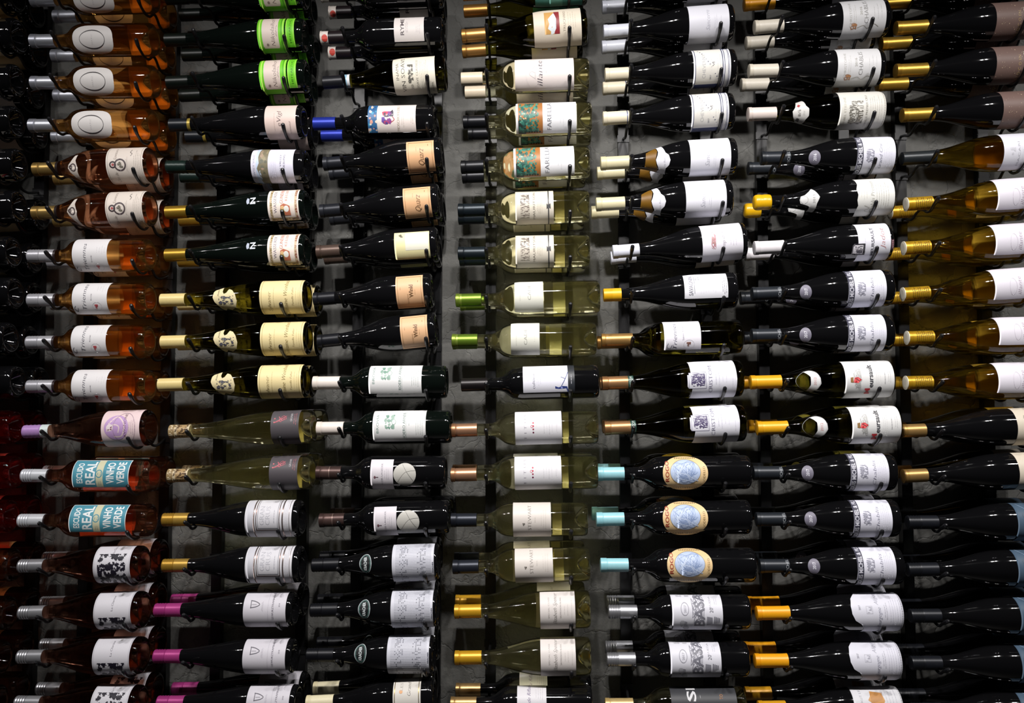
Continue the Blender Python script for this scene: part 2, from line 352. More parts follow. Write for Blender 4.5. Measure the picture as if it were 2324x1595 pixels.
# --- second column
D('niko', 'flu', 'green', [(52, '#0c120e', .2)], 'dark flute bottle with bright lime green label', [
  lab(224, 287, -FU, FU, '#6fc92c', [r(228, 231, -38, 38, '#b9ea62'), r(279, 281, -38, 38, '#4b9c1c'), r(283, 285, -38, 38, '#b9ea62'), pg([(237, -25), (271, -25), (273, -20), (273, 40), (235, 40), (235, -20)], '#d8c8be'), t('Nikolaihof', 264, 9, -20, 36, '#5c4a4a', .3), fine(267, 269, 2, -4, 28, '#8a7870'), ell(246, -17, 3, 3, '#8a7870', 10)], shape=[(224, -24), (232, -36), (280, -36), (287, -24), (287, 60), (224, 60)]),
  lab(290, 310, -24, FU, '#6fc92c', [r(291, 292.2, -24, 38, '#b9ea62'), r(307.5, 308.7, -24, 38, '#b9ea62'), t('HEFEABZUG', 303, 5, -14, 34, '#3f7d1a')], name='lower_label')], L=330)
D('vigl', 'flu', 'black', [(44, '#14181e', .2), (7, '#a08a3c', .4)], 'dark flute bottle with pale pink script label', [lab(230, 302, -FU, FU, '#d6c2ba', [t('eVigl', 268, 10, -8, 24, '#57464a', .25), fine(252, 253, 1, -30, 34, '#b8a49c'), t('Kremstal', 290, 4, -24, 2, '#a08c88', .3)])])
D('eden', 'flu', 'black', [(48, '#12231f', .3)], 'dark flute bottle with landscape strip on white label', [lab(205, 303, -FU, FU, '#d5d3e2', [r(217, 229, -38, 38, '#bccbe2'), pg([(227, -38), (225, -28), (223, -16), (219, -4), (224, 8), (222, 20), (226, 38), (245, 38), (244, -38)], '#77705a'), blobs(226, 243, -36, 36, 16, 3, 6, ['#8f8568', '#5a5a4a', '#a08a78', '#6a6a5c'], 5), t('PEWSEY VALE', 214, 4, -26, 26, '#8d93a8'), fine(250, 262, 7, -34, 36, '#c6c4d4', .6, 3), t('EDEN VALLEY', 276, 4.2, -22, 26, '#7b7b88'), t('DRY RIESLING', 284, 4.2, -24, 26, '#7b7b88')])], ridges=True)
D('nflute', 'flu', 'green', [(50, '#a8842f', .75)], 'black flute bottle with ornate bordered label and gold cap', [lab(245, 316, -31, FU, '#e2d6cc', [r(250, 255.5, -27, 38, '#b9a68a'), engrave(250, 255.5, -27, 36, 60, '#7a6a40', 2), r(307, 312.5, -27, 38, '#b9a68a'), engrave(307, 312.5, -27, 36, 60, '#8a5040', 3), r(250, 312.5, -31, -25, '#b9a068'), engrave(250, 312, -31, -25.5, 40, '#6a4a28', 4), t('WASSERER', 266, 7, -14, 33, '#8a8494'), t('GUNDERL', 281, 7.5, 6, 37, '#c2685c'), t('KELLER', 291, 6, 12, 36, '#cf8478'), pg([(273, -20), (275, 2), (282, 6), (290, 3), (296, 0), (297, -20)], '#b46a50'), pg([(274, -20), (273, -8), (279, -2), (283, -8), (283, -20)], '#8a7a30'), ell(279, -3, 4, 4, '#d9b483', 14), ell(288, -6, 6, 7, '#dfe0da', 20), fine(299, 304, 3, 6, 34, '#b0a8a0', .7)]),
  dict(lab(197, 216, 8, 24, '#ccd2dc', [], name='printed_letter'), prims=[t('N', 217, 12, 8, 23, '#ccd2dc')]),
  lab(197, 203, 9, 22, '#aab2c2', [], shape=[(203, 10), (203, 21), (198, 23), (200.5, 19.5), (196.5, 18.5), (200, 16), (196, 15.5), (200, 14), (196.5, 12), (200.5, 11.5), (198, 8)], name='printed_crown')])
D('sylva', 'flu', 'olive', [(58, '#d6c284', .05)], 'olive flute bottle with cream framed label and shield neck label', [lab(237, 335, -FU, FU, '#dccb98', [frame(241, 331, -60, 60, .9, '#a08a54'), t('Sylvaner', 263, 8, -30, 12, '#8d7c52', .35), fine(269, 270, 1, -36, 36, '#b8a676'), t('Domaine Weinbach', 301, 9, -36, 37, '#8a7848', .35), t('Famille Faller', 315, 4.5, -18, 22, '#a08f62', .3), fine(320, 326, 2, -32, 34, '#b8a676', .6)]),
  lab(127, 184, -26, 24, '#d9cca2', [engrave(140, 176, -13, 6, 60, '#4a4a58', 5), blobs(140, 174, -12, 4, 6, 3, 5, ['#4a4a58', '#5a5a66'], 8), t('Weinbach', 142, 4, 6, 22, '#5a5648', .4)], shape=[(127, 4), (129, 18), (133, 22), (150, 25), (150, 16), (153, 11), (159, 13), (164, 20), (172, 17), (180, 8), (184, -4), (180, -16), (168, -23), (158, -21), (150, -27), (138, -16), (131, -8)], name='neck_label')], back=(250, 330, '#b3a450'))
D('greyclear', 'flu', 'white', [(14, '#8a7450', 0), (6, '#cdbd9d', 0), (22, '#a58a62', 0), (6, '#cdbd9d', 0)], 'clear flute bottle with slate label and printed cork', [lab(240, 304, -FU, FU, '#4c484c', [squiggle(246, 277, 10, 26, 14, .8, '#b85a66', 2), ell(249, 20, 1.6, 1.6, '#c0606a', 10), ell(248, 12, 1.6, 1.6, '#c0606a', 10), t('GRUNER', 289, 4.5, 13, 30, '#c8c4c8'), fine(293, 297, 2, 0, 36, '#a05a62', .9)]), dict(lab(0, 48, -15, 15, '#4a3424', name='cork_print'), prims=[engrave(2, 46, -14, 14, 70, '#4f3a28', 4), engrave(2, 10, -14, 14, 24, '#e0d2b4', 5)])], back=(228, 300, '#d6c992'))
D('frame2', 'bur', 'black', [(28, '#b38a34', .6), (32, '#c09a48', .6)], 'dark bottle with silver framed white label and gold cap', [lab(197, 303, -FU, FU, '#cdccd2', [r(200, 216, -40, 40, '#c0c0c8'), r(216, 219, -40, 40, '#9a8a86', True), frame(222, 276, -26, 60, 1.6, '#7a6058', True), frame(226, 272, -22, 56, .8, '#5a5a60'), t('GRAN', 241, 10, -14, 26, '#b4b4bc'), t('CRUS', 254, 10, -14, 26, '#b4b4bc'), fine(263, 264, 1, -20, 28, '#90909a'), r(281, 284, -40, 40, '#9a8a86', True), r(297, 298, -40, 40, '#9a8a86', True), fine(286, 293, 3, -30, 34, '#b6b6be', .6)])], ridges=True)
D('gewurz', 'flu', 'black', [(28, '#9c3274', .3), (34, '#a83c7e', .3)], 'dark flute bottle with white shield-mark label and magenta cap', [lab(210, 306, -FU, FU, '#c9c6ce', [stroke([(226, 3), (234, 4), (242, 6), (247, 10), (242, 14), (234, 17), (226, 18)], 1.6, '#55525c'), r(226.5, 228, 2, 19, '#55525c'), stroke([(229, 10), (240, 10)], .8, '#8a8690'), fine(252, 254, 2, -8, 20, '#aaa6b0', .7), t('GEWURZTRAMINER', 279, 4.2, -22, 30, '#6a6672'), r(266, 266.5, -36, 36, '#b4b0ba'), ell(276, 36, 4, 5, '#8a8690', 12), t('2018', 293, 3, 4, 12, '#75717c'), fine(289, 291, 2, 24, 34, '#a39fa9', .6)])], ridges=True)
# --- third column
D('ryme', 'bdx', 'black', [(3, '#d0c5bc', 0), (16, '#d6cdc6', 0), (36, '#1c1518', .1)], 'black bottle with red-dot neck band and small white label', [lab(175, 244, -14, 37.2, '#d4cdca', [t('RYME', 198, 8, 0, 34, '#5c5456'), fine(201, 206, 3, 2, 32, '#a8a0a0', .7), fine(226, 234, 3, 2, 22, '#b0a8a8', .6)]),
  lab(4, 19, -9, 9, '#c2453a', [], shape=barrel(4.5, 18.5, -8, 8, 2.0, 24), name='neck_seal'), ])
D('soave', 'bur', 'olive', [(48, '#1a1b20', .3), (9, '#8fb6cc', .1), (6, '#d8dadf', .1)], 'olive bottle with tall cream serif label and blue neck band', [lab(166, 263, -41, FU, '#d8d2c2', [t('INAMA', 180, 6.5, -6, 30, '#5c5852'), t('VIN SOAVE', 194, 9, -32, 39, '#3e3c3a'), leafs(200, 213, -14, 26, 26, 1.5, 4, '#5a5852', 8), t('20  15', 211, 5.5, -28, 4, '#6d6a64'), t('SOAVE CLASSICO', 224, 5, -26, 34, '#8a867e'), fine(228, 246, 6, -30, 34, '#b0aba0', .7, 6), t('INAMA ', 258, 4, -34, -14, '#6d6a64')])])
D('mosc', 'bdx', 'black', [(52, '#25359c', .5)], 'black bottle with blue floral strip label and blue cap', [lab(131, 241, -22, 37.2, '#d3c9c4', [r(131, 152, -22, 37.2, '#2f5f8c'), blobs(131, 152, -22, 37, 20, 2, 5, ['#c98f80', '#3f8fb0', '#d0b8a8', '#24487a', '#e0c8b8'], 3), blobs(163, 186, -4, 24, 10, 5, 9, ['#5a3f92', '#7a3a80', '#b83a58', '#4a3a7a'], 6), leafs(166, 190, 12, 28, 6, 3, 6, '#3a3448', 4), stroke([(184, 0), (192, 6), (188, 12)], 1.5, '#a03040'), t('MOSCHOFILERO', 204, 6, -18, 34, '#a89c88'), fine(209, 213, 2, -14, 32, '#b8aea8', .7), fine(230, 234, 2, -8, 30, '#b8aea8', .9)])])
PCH = '#d0a47c'
D('quarz', 'bur', 'black', [(10, '#2a2c32', .5), (38, '#25272d', .5)], 'black bottle with orange bordered script label', [lab(197, 260, -34, 34, PCH, [frame(201, 256, -31, 31, .7, '#8a6238'), t('Quarz', 236, 13, -20, 16, '#5a4028', .35), fine(219, 220, 1, 10, 24, '#9a7448', .7), fine(246, 247, 1, 22, 27, '#7a5838', 1.2)])])
D('winkl', 'bur', 'black', [(10, '#1b1c21', .4), (40, '#191a1f', .4)], 'black bottle with orange bordered small-type label', [lab(194, 256, -36, 36, '#cfa680', [frame(198, 252, -33, 33, .7, '#9a7448'), t('Winkl', 233, 9, -12, 16, '#6d5034'), t('Sauvignon', 222, 3.5, -26, -4, '#96744c'), fine(237, 238, 1, -10, 8, '#a5825a', .7), fine(244, 245, 1, 20, 25, '#8a6a48', 1.2), fine(204, 205, 1, 4, 14, '#a5825a', .8)])])
D('creamy', 'bur', 'black', [(10, '#55443c', .5), (45, '#5a4a42', .5)], 'black bottle with plain pale yellow label', [lab(184, 264, -29, 31, '#d9d2a0', [r(209, 262, -9, 28, '#dad8c8'), leafs(194, 204, 20, 27, 4, 1.5, 3.5, '#4a4638', 3), fine(222, 226, 2, 10, 26, '#a8a69c', .8)])])
D('brovia', 'bdx', 'green', [(11, '#d3c8be', 0), (51, '#d8cec6', 0)], 'green-black bottle with large white herb-sprig label and cream cap', [lab(132, 252, -31, FU, '#d8d8d8', [t('BROVIA', 146, 5.5, -12, 28, '#5c8074'), blobs(158, 182, -4, 28, 22, 2.5, 6, ['#7d9a8c', '#93ab9e', '#6d8f80'], 4), ell(180, 12, 5, 6, '#d8d8d8', 14), ring(180, 12, 5, 6, 1, '#7d9a8c', 16), t('ROERO ARNEIS', 206, 6, -24, 32, '#5c7a70'), r(207.5, 208.2, -28, 34, '#a8b4ae'), fine(214, 215, 1, 2, 10, '#98a49e'), fine(230, 244, 4, -20, 24, '#a3aea8', .7, 5)])], R=37.5)
D('disc', 'bdx', 'black', [(10, '#4a3835', .6), (20, '#5c4844', .6), (2, '#8a746c', .6), (25, '#4f3d3a', .6)], 'black bottle with white label beside a silver disc', [lab(128, 179, -37, 29, '#cbc6cc', [stroke([(140, -10), (146, -10)], 1.6, '#5a4a50'), ell(138, -10, 2.4, 3, '#6d4a54', 10), t('ALOIS LAGEDER', 156, 3.8, -26, 20, '#7d7a84'), fine(160, 168, 3, -18, 12, '#a8a4ac', .6)]),
   lab(180, 231, -30, 20, '#b4b2ac', [stroke([(188, -22), (206, 0), (229, 4)], .6, '#6a6a66'), stroke([(200, 18), (212, -2), (226, -20)], .6, '#6a6a66')], shape=[(205.5 + 25.5 * math.cos(k * .2094), -4 + 25 * math.sin(k * .2094)) for k in range(30)], name='disc_label')], R=37.5)
GRID = [('grp', [r(194 + i * 3.3, 194.5 + i * 3.3, -40, 39, '#aeb0ba') for i in range(25)] + [r(194, 274, -40 + j * 3.2, -39.5 + j * 3.2, '#aeb0ba') for j in range(25)])]
def dots(seed):
    R_ = random.Random(seed); g = []
    for i in range(25):
        for j in range(24):
            if (i in (3, 4, 5, 6, 7, 8, 15, 16, 17, 18, 19, 20)) and R_.random() < .42: g.append(r(193.2 + i * 3.3, 195.2 + i * 3.3, -40.6 + j * 3.2, -38.9 + j * 3.2, '#5a5c68'))
    return ('grp', g)
D('grid', 'bur', 'black', [(28, '#121318', .35), (34, '#16171c', .35)], 'black bottle with dotted grid label and oval neck badge', [lab(186, 280, -FU, FU, '#c5c6d0', GRID + [dots(5), t('KRACHER', 279, 2.8, -22, 0, '#5a5c68'), ell(268, 34, 3.5, 4, '#9a9ca6', 12)]),
   lab(111, 140, -20, 20, '#c9d2d6', [ell(125.5, 0, 12.8, 19, '#14181a'), ring(125.5, 0, 11.4, 17.6, .7, '#5f9088'), t('KRACHER', 128.5, 6.5, -14, 14, '#d2dadc')], shape=[(125.5 + 14 * math.cos(k * .2094), 20 * math.sin(k * .2094)) for k in range(30)], name='neck_badge')], ridges=True)
D('gilt', 'bur', 'black', [(8, '#cfc49e', 0), (54, '#d8cfae', 0)], 'black bottle with gilt-edged pale label and cream cap', [lab(200, 262, -FU, FU, '#cfcbc4', [r(203, 204.5, -40, 40, '#a08a50', True), r(257, 258.5, -40, 40, '#a08a50', True), ell(218, 12, 4, 4, '#d6a070', 12), t('LES', 222, 6, 14, 30, '#a8a49c'), t('Grand', 240, 8, 2, 30, '#8a8680', .3)])])
# --- fourth column
D('teal', 'bur', 'olive', [(57, '#a8793e', .75)], 'olive bottle with teal label at the top edge', [lab(167, 276, -38, FU, '#3f7a70', [r(200, 230, -38, 38, '#5a9488')])])
D('hill', 'bur', 'olive', [(9, '#a8793e', .75), (48, '#b3844a', .75)], 'olive bottle with red hill picture label and gold cap', [lab(167, 276, -39, FU, '#d8cdbb', [r(192, 214, -10, 36, '#c99a58'), pg([(205, -12), (206, -4), (199, 2), (203, 12), (200, 22), (206, 28), (214, 34), (214, -8)], '#d5dde2'), r(214, 226, -10, 36, '#8a2a30'), pg([(214, -6), (218, 2), (215, 12), (219, 22), (215, 32), (214, 32)], '#d5dde2'), t('TRUCHARD', 240, 5.5, -6, 36, '#8a7d70'), fine(246, 262, 4, -4, 34, '#b5a898', .7, 2)])])
D('illantew', 'bdx', 'white', [(50, '#cbbda6', 0)], 'clear bottle with broad white mountain-sketch label', [lab(125, 260, -31, FU, '#dcd2cf', [t('illante', 188, 12, -20, 33, '#4a4450', .3), stroke([(171, -4), (158, 6), (171, 16)], .9, '#b5aeb0'), stroke([(171, 8), (163, 14), (171, 22)], .9, '#b5aeb0'), ring(166, 6, 16, 30, .5, '#cfc6c6'), r(171, 171.8, -6, 22, '#b5aeb0'), fine(196, 197, 1, 4, 22, '#a8a2a4', .8), fine(244, 250, 2, -24, 30, '#c2b8b8', .6)])], back=(140, 255, '#c9c09a'))
D('farella', 'bdx', 'white', [(10, '#141518', .5), (42, '#17181c', .5)], 'clear bottle with copper and green tree-pattern label', [lab(122, 260, -30, FU, '#d6d6d9', [r(127, 183, -29, 37, '#9a6430'), r(127, 146, -29, 0, '#26302c'), blobs(129, 174, -26, 36, 200, 2, 4.6, ['#2f6a5c', '#3a7a6a', '#28584e', '#1f4a44', '#4a8270'], 11), blobs(130, 172, -2, 22, 9, 1.2, 2.6, ['#d9c9a0', '#b56a4a', '#cfd8c0'], 13), ('grp', [ell(152 + 6 * i, -25, 2.2, 2, '#1c2a26', 10) for i in range(5)]), t('FARELLA', 203, 10, -22, 35, '#6a6a72'), fine(214, 215, 1, 2, 12, '#b0b0b6', .7), fine(223, 230, 2, -18, 34, '#c0c0c6', .6), fine(240, 252, 3, -14, 36, '#c6c6cc', .7)])], back=(132, 240, '#c2b98a'))
D('mauri', 'bdx', 'white', [(12, '#141b20', .5), (50, '#1a2228', .5)], 'clear bottle with engraved landscape label and dark strap line', [lab(132, 219, -36, FU, '#c9c2b4', [r(143, 164, -20, 30, '#bdb5a8'), engrave(143, 164, -20, 30, 90, '#6a5f58', 6), blobs(144, 163, 10, 30, 8, 2, 4, ['#57504c', '#7d746c'], 2), t('MAURITSON', 177, 5, -24, 34, '#7d766c'), fine(182, 192, 4, -12, 24, '#a8a092', .6, 4), r(206, 208.5, -36, 37, '#3a3a3c'), pg([(203, -2), (203, 10), (206, 7), (212, 10), (212, -2), (208, 1)], '#3a3a3c')])], back=(222, 244, '#b5ad88'))
D('cade', 'bdx', 'white', [(8, '#7d9436', .7), (6, '#94aa48', .7), (44, '#6d8a2c', .7)], 'clear bottle with narrow white label and lime metallic cap', [lab(135, 200, -33, FU, '#d0d0c6', [t('CADE', 172, 7, -8, 26, '#8d8d86'), fine(147, 148, 1, -18, 26, '#b8b8ae', .8), fine(188, 190, 1, -6, 22, '#bcbcb2', .7)])], back=(222, 250, '#c0bf9a'))
D('figure', 'bdx', 'black', [(60, '#191416', .4)], 'black bottle with white label and blue plough figure', [lab(141, 257, -21, FU, '#d3d3dd', [r(242, 257, -21, 37.4, '#23262c'), pg([(243, -21), (240, -9), (231, -13), (228, -8), (221, -11), (213, -8), (213, -13), (220, -14), (228, -14), (238, -13), (241, -21)], '#2a3a78'), stroke([(226, -10), (236, 8), (242, 22)], 1.4, '#2a3a78'), stroke([(236, 8), (226, 12)], 1, '#2a3a78'), t('cultivar', 168, 6.5, -12, 22, '#8a8a96'), fine(172, 180, 3, -8, 20, '#b4b4be', .6), fine(152, 153, 1, 4, 10, '#b4b4be'), fine(249, 250, 1, -10, 22, '#b0b0b8', 1.1)])])
D('titus', 'bdx', 'white', [(9, '#a97a58', .7), (49, '#b5886a', .7)], 'clear bottle with white label, red dots and copper cap', [lab(145, 250, -36, FU, '#cfced2', [t('T I T U S', 171, 5.5, -24, 30, '#a09ca6'), ('grp', [ell(186, 12 - 7 * i, 1.9, 1.9, c, 12) for i, c in enumerate(['#b8324a', '#b8324a', '#8f1f3c', '#5f1638'])]), ring(183, 4, 3, 3, .8, '#b8324a', 14), fine(192, 198, 1, 2, 10, '#c2bcae', .8), fine(210, 228, 4, -18, 22, '#b6b4ba', .7, 3), fine(238, 240, 2, -14, 24, '#c2c0c6', .6)])], back=(252, 266, '#c9c3a0'))
D('stewart', 'bdx', 'white', [(12, '#20232b', .5), (46, '#262a33', .5)], 'clear bottle with cream serif label and charcoal cap', [lab(141, 226, -38, FU, '#cdc6c0', [t('STEWART', 182, 7.5, -22, 30, '#8a847e'), leafs(162, 168, -14, -8, 4, 2, 3.2, '#6d6862', 2), fine(190, 191, 1, -10, 8, '#aaa49c', .8), fine(204, 214, 3, -22, 24, '#bcb5ae', .6)])], back=(229, 250, '#b8b08a'))
D('spencer', 'bur', 'white', [(10, '#b98a1c', .4), (50, '#c99722', .4)], 'clear sloping bottle with white script label and mustard cap', [lab(193, 271, -FU, FU, '#d3cdca', [t('SPECIAL CUVEE', 214, 3.2, -18, 26, '#a09a96'), t('Elizabeth Spencer', 230, 8, -30, 34, '#7d7874', .4), t('SAUVIGNON BLANC', 240, 3.2, -18, 26, '#918b88'), fine(247, 254, 2, -16, 14, '#b5afac', .7), fine(263, 264, 1, -30, 32, '#c0bab6', .7)])], back=(205, 262, '#bfb37a'))
D('scrawl', 'bdx', 'black', [(8, '#a08050', .7), (50, '#b08f5e', .7)], 'black bottle with lilac signature on white label', [lab(150, 215, -FU, FU, '#cfcdd2', [t('Claude Riffault', 180, 8, -20, 36, '#5f4a78', .4), fine(192, 206, 4, 6, 36, '#a8a4ac', .6)])])
# --- fifth column
D('sanc', 'bur', 'black', [(10, '#c9ccd8', .05), (50, '#d2d5df', .05)], 'black bottle with plain white label and white cap', [lab(194, 285, -FU, FU, '#d9d9e2', [t('Sancerre', 241, 9, -12, 30, '#b0b0bc', .35), fine(252, 256, 2, -16, 24, '#bcbcc8', .6), fine(266, 268, 1, 0, 22, '#c2c2cc', .6)])])
D('navy', 'bur', 'black', [(9, '#cfc5ad', 0), (45, '#d6ccb4', 0), (2, '#33406e', .1), (3, '#d6ccb4', 0)], 'black bottle with navy framed label and cream cap', [lab(200, 284, -FU, FU, '#dcdce2', [r(203.5, 281, -42, 42, '#2c3358'), r(205, 265, -32, 60, '#d8d5ce'), r(267, 269.5, -40, 40, '#dcdce2'), r(279, 280, -40, 40, '#dcdce2'), r(271, 278, -40, 40, '#d3d2d2'), t('CHEVERNY', 227, 7.5, -19, 32, '#8a8a90'), fine(212, 216, 2, -12, 30, '#b6b4b2', .6), stroke([(242, 6), (246, 10), (242, 14), (248, 14)], 1.2, '#55525a'), fine(236, 240, 2, -8, 28, '#bab8b6', .6), t('2017', 240, 3.5, -22, -12, '#a5a3a6'), fine(254, 260, 2, -20, 32, '#b4b2b0', .7)])])
D('ribbon', 'bur', 'black', [(12, '#bdb592', 0), (53, '#c6be9c', 0)], 'black bottle with wavy white shoulder label and cream cap', [lab(202, 293, -FU, FU, '#d9d9e2', [t('Sancerre', 245, 10, -18, 30, '#b4b4c0', .35), fine(254, 258, 2, -22, 26, '#c4c4d0', .6)]),
   lab(126, 160, -32, 33, '#d6d6df', [t('Les Romains', 146, 4, -16, 18, '#a8a8b4', .3)], shape=[(128, 30), (133, 33), (139, 33), (144, 24), (147, 16), (154, 10), (157, 0), (154, -10), (147, -17), (146, -26), (149, -32), (140, -32), (128, -28), (132, -20), (127, -8), (125, 2), (129, 12), (131, 20)], name='neck_label'),
   lab(98, 127, -24, 24, '#6a4a10', [], shape=[(104, 21), (126, 27), (129, 19), (127, 12), (124, 2), (126, -9), (130, -19), (126, -25), (100, -16)], name='neck_foil')])  # added amber patch: the neck label's reverse as seen through the glass
D('sketch', 'bur', 'black', [(12, '#c5c7d4', .05), (48, '#cdcfdb', .05)], 'black bottle with red sketch on white label', [lab(201, 292, -FU, FU, '#d9d7e0', [squiggle(220, 232, -14, 26, 24, .6, '#b07078', 4), leafs(222, 231, -2, 16, 7, 2, 4, '#a88080', 3), t('Champ du Roy', 252, 8, -24, 34, '#b4aeb8', .35), fine(264, 276, 3, -10, 20, '#c0bcc6', .6)])])
D('savag', 'bur', 'black', [(20, '#cf9c14', .1), (20, '#d6a41c', .1)], 'black bottle with white off-centre label and short yellow cap', [lab(181, 278, -15, 38, '#d5d5dc', [t('SAVAGNIN', 200, 9, -8, 34, '#85858f'), r(203, 204, -4, 32, '#70707c'), fine(207, 213, 2, 22, 34, '#70707c', 1), fine(218, 250, 7, -6, 26, '#c6c6ce', .5, 6), fine(266, 274, 3, -10, 32, '#5f5f6a', .8)])])
D('trigold', 'bdx', 'olive', [(8, '#a87f45', .7), (12, '#b58c54', .7), (50, '#b08850', .7)], 'olive-black bottle with white script label and gold capsule', [lab(140, 222, -25, FU, '#d6d4dc', [t('Triennes', 168, 9, -24, 32, '#55556a', .35), stroke([(149, -10), (146, -18), (153, -22), (157, -14)], 1, '#55556a'), t('Sainte Fleur', 184, 4, -4, 26, '#8a8896'), leafs(189, 199, -18, -8, 4, 3, 5, '#7d5a50', 2), ring(195, -13, 12, 10, .6, '#c2c0c8'), fine(200, 214, 3, 14, 30, '#c2c0c8', .6)])], back=(128, 140, '#b58a20'))
D('notch', 'bur', 'olive', [(13, '#9a7048', .7), (45, '#b0845a', .7), (12, '#24443c', .1)], 'olive bottle with notched woodcut label and bronze cap', [lab(192, 300, -FU, FU, '#d6d6df', [frame(193, 232, -19, 17, .7, '#5a5272'), engrave(198, 229, -14, 14, 130, '#4f4668', 8), squiggle(198, 229, -14, 14, 22, .8, '#5a5074', 5), t('CRISTOM', 245, 8, -28, 30, '#7d7a90'), fine(253, 260, 2, -18, 22, '#a8a6b6', .7), fine(268, 276, 2, -10, 16, '#b8b6c4', .6), fine(290, 296, 2, -34, 36, '#c0becc', .5)], shape=[(196, -60), (297, -60), (300, 0), (297, 60), (196, 60), (198, 17), (193, 17), (193, 12), (190, 12), (190, -14), (193, -14), (193, -19), (201, -19)]), dict(lab(0, 1, 0, 1, '#c9d0cc', name='cap_print'), prims=[t('CRISTOM', 68, 7, -13, 13, '#c9d0cc')])])
D('ovalblue', 'bdx', 'black', [(14, '#86bcc6', .05), (48, '#90c4cd', .05)], 'black bottle with cream oval blue-drawing label and sky-blue cap', [lab(147, 247, -37, 35, '#d6b98a', [ell(197, 2, 34, 27, '#a9b8d4', 36), squiggle(170, 224, -20, 22, 50, .8, '#7d90b6', 3), squiggle(168, 226, -20, 24, 12, 1.2, '#bfcbe0', 7), ring(197, 2, 34, 27.5, .8, '#8a7a5a', 36), t('ROGO', 161, 8, -18, 26, '#9a4430'), ('grp', [r(170 + 4 * i, 172.4 + 4 * i, -33.5, -30, '#7d6a4a') for i in range(14)]), ('grp', [r(176 + 4 * i, 178.2 + 4 * i, 31, 33.5, '#8f7a56') for i in range(12)]), t('GODELLO', 241, 5, -22, 14, '#8a7048')], shape=barrel(147, 247, -37, 36.5, 2.3, 44))], R=37.5, back=(160, 240, '#d8d4c4'))
D('bigword', 'bdx', 'black', [(26, '#b9bac0', .85), (37, '#c6c7cd', .85)], 'black bottle with bold scribbled white label and shiny silver cap', [lab(140, 251, -FU, FU, '#cfcfd8', [t('BASA', 211, 22, -30, 36, '#6a6a74', .05), squiggle(184, 210, -26, 36, 26, 1, '#7d7d88', 5), ring(168, 6, 9, 14, 1.4, '#9a9aa4'), t('2017', 171, 5, -2, 14, '#a8a8b2'), blobs(156, 178, -36, -18, 6, 4, 7, ['#aaaab2', '#8f8f98'], 3), blobs(148, 180, 32, 37, 6, 3, 5, ['#b0b0b8'], 4), t('20', 230, 8, -2, 8, '#55555f'), pg([(216, -28), (228, -24), (228, -12), (216, -10)], '#85858f'), ('grp', [r(232 + 3.4 * i, 234 + 3.4 * i, -24 + i, -10 - i, '#70707a') for i in range(4)]), t('RUEDA', 226, 4, 8, 32, '#b8b8c0'), fine(234, 238, 2, 12, 30, '#b0b0ba', .7)])], ridges=True)
D('darklab', 'bdx', 'white', [(10, '#b59a62', .4), (52, '#c2a872', .4)], 'clear bottle with charcoal label and tan cap', [lab(146, 290, -FU, FU, '#35363a', [t('SI', 201, 19, 6, 34, '#c6c6ca'), t('TO', 260, 7, 10, 20, '#c07a30'), fine(210, 212, 1, 10, 22, '#8a8a8e', 1)])])
# --- sixth column
D('chab', 'bur', 'black', [(8, '#c6beae', 0), (57, '#cdc6b8', 0)], 'black bottle with ornamental white label and ivory cap', [lab(198, 294, -FU, FU, '#d2d2d4', [t('CHRISTOPHE', 217, 5, -20, 32, '#b0aea8'), fine(222, 226, 2, -24, 30, '#bcbab6', .7), t('2016', 241, 5, 4, 22, '#a8a6a0'), t('CHABLIS', 254, 9, -14, 34, '#7d7c7a'), squiggle(214, 230, -26, -12, 16, .9, '#a0704a', 4), leafs(218, 228, -24, -14, 4, 2, 4, '#b5825a', 2), stroke([(230, -22), (244, -18), (254, -24), (266, -16), (278, -22)], .9, '#a8a49c'), fine(268, 284, 3, -10, 30, '#c4c4c4', .6)])])
D('hexa', 'bur', 'olive', [(8, '#c9bbb4', 0), (55, '#d0c3bd', 0)], 'olive bottle with chateau engraving label and hexagonal neck label', [lab(204, 306, -FU, FU, '#cfcdc6', [t('DANIEL ETIENNE', 218, 5, -32, 30, '#a8a498'), engrave(224, 256, -28, 22, 190, '#6a665e', 9), blobs(224, 252, -26, -6, 8, 3, 6, ['#7d786e', '#918c82'], 4), t('CHABLIS PREMIER CRU', 266, 4.5, -34, 32, '#8f8b82'), fine(272, 296, 6, -28, 34, '#b4b0a6', .6, 5)]),
   lab(101, 137, -26, 26, '#c9c7c4', [pg([(111, 16), (115, 13), (119, 17), (114, 20)], '#a03a40'), pg([(110, -20), (117, -22), (117, -14), (111, -13)], '#4a4848'), engrave(111, 119, -8, 8, 20, '#8a8884', 3), fine(125, 127, 2, -8, 8, '#a5a3a0', .6)], shape=[(103, -10), (101, 4), (107, 14), (112, 26), (125, 28), (131, 14), (137, 8), (137, -6), (131, -14), (125, -28), (110, -24)], name='neck_label')])
def MICH(yr, name): return [lab(212, 296, -FU, FU, '#d2d2de', [r(212, 226, -42, 42, '#3a3a48'), t('LOUIS MICHEL & FILS', 223.5, 8.5, -38, 39, '#c9c9d4'), engrave(232, 250, -14, 16, 70, '#8d8d9c', 6), leafs(234, 247, -10, 12, 8, 2, 4, '#9a9aa8', 3), t(name, 268, 7, -28, 24, '#8d8d9e', .4), fine(272, 288, 5, -30, 32, '#c0c0cc', .6, 4)]),
   lab(107, 133, -17, 16, '#6f6c7a', [t(yr, 124, 6.5, -8, 8, '#d6d6e0')], shape=[(120 + 13 * math.cos(k * .2094), -1 + 17.5 * math.sin(k * .2094)) for k in range(30)], name='vintage_sticker')]
CAPT = lambda txt, a, h, col: dict(lab(0, 1, 0, 1, col, name='cap_print'), prims=[t(txt, a, h, -13, 13, col)])
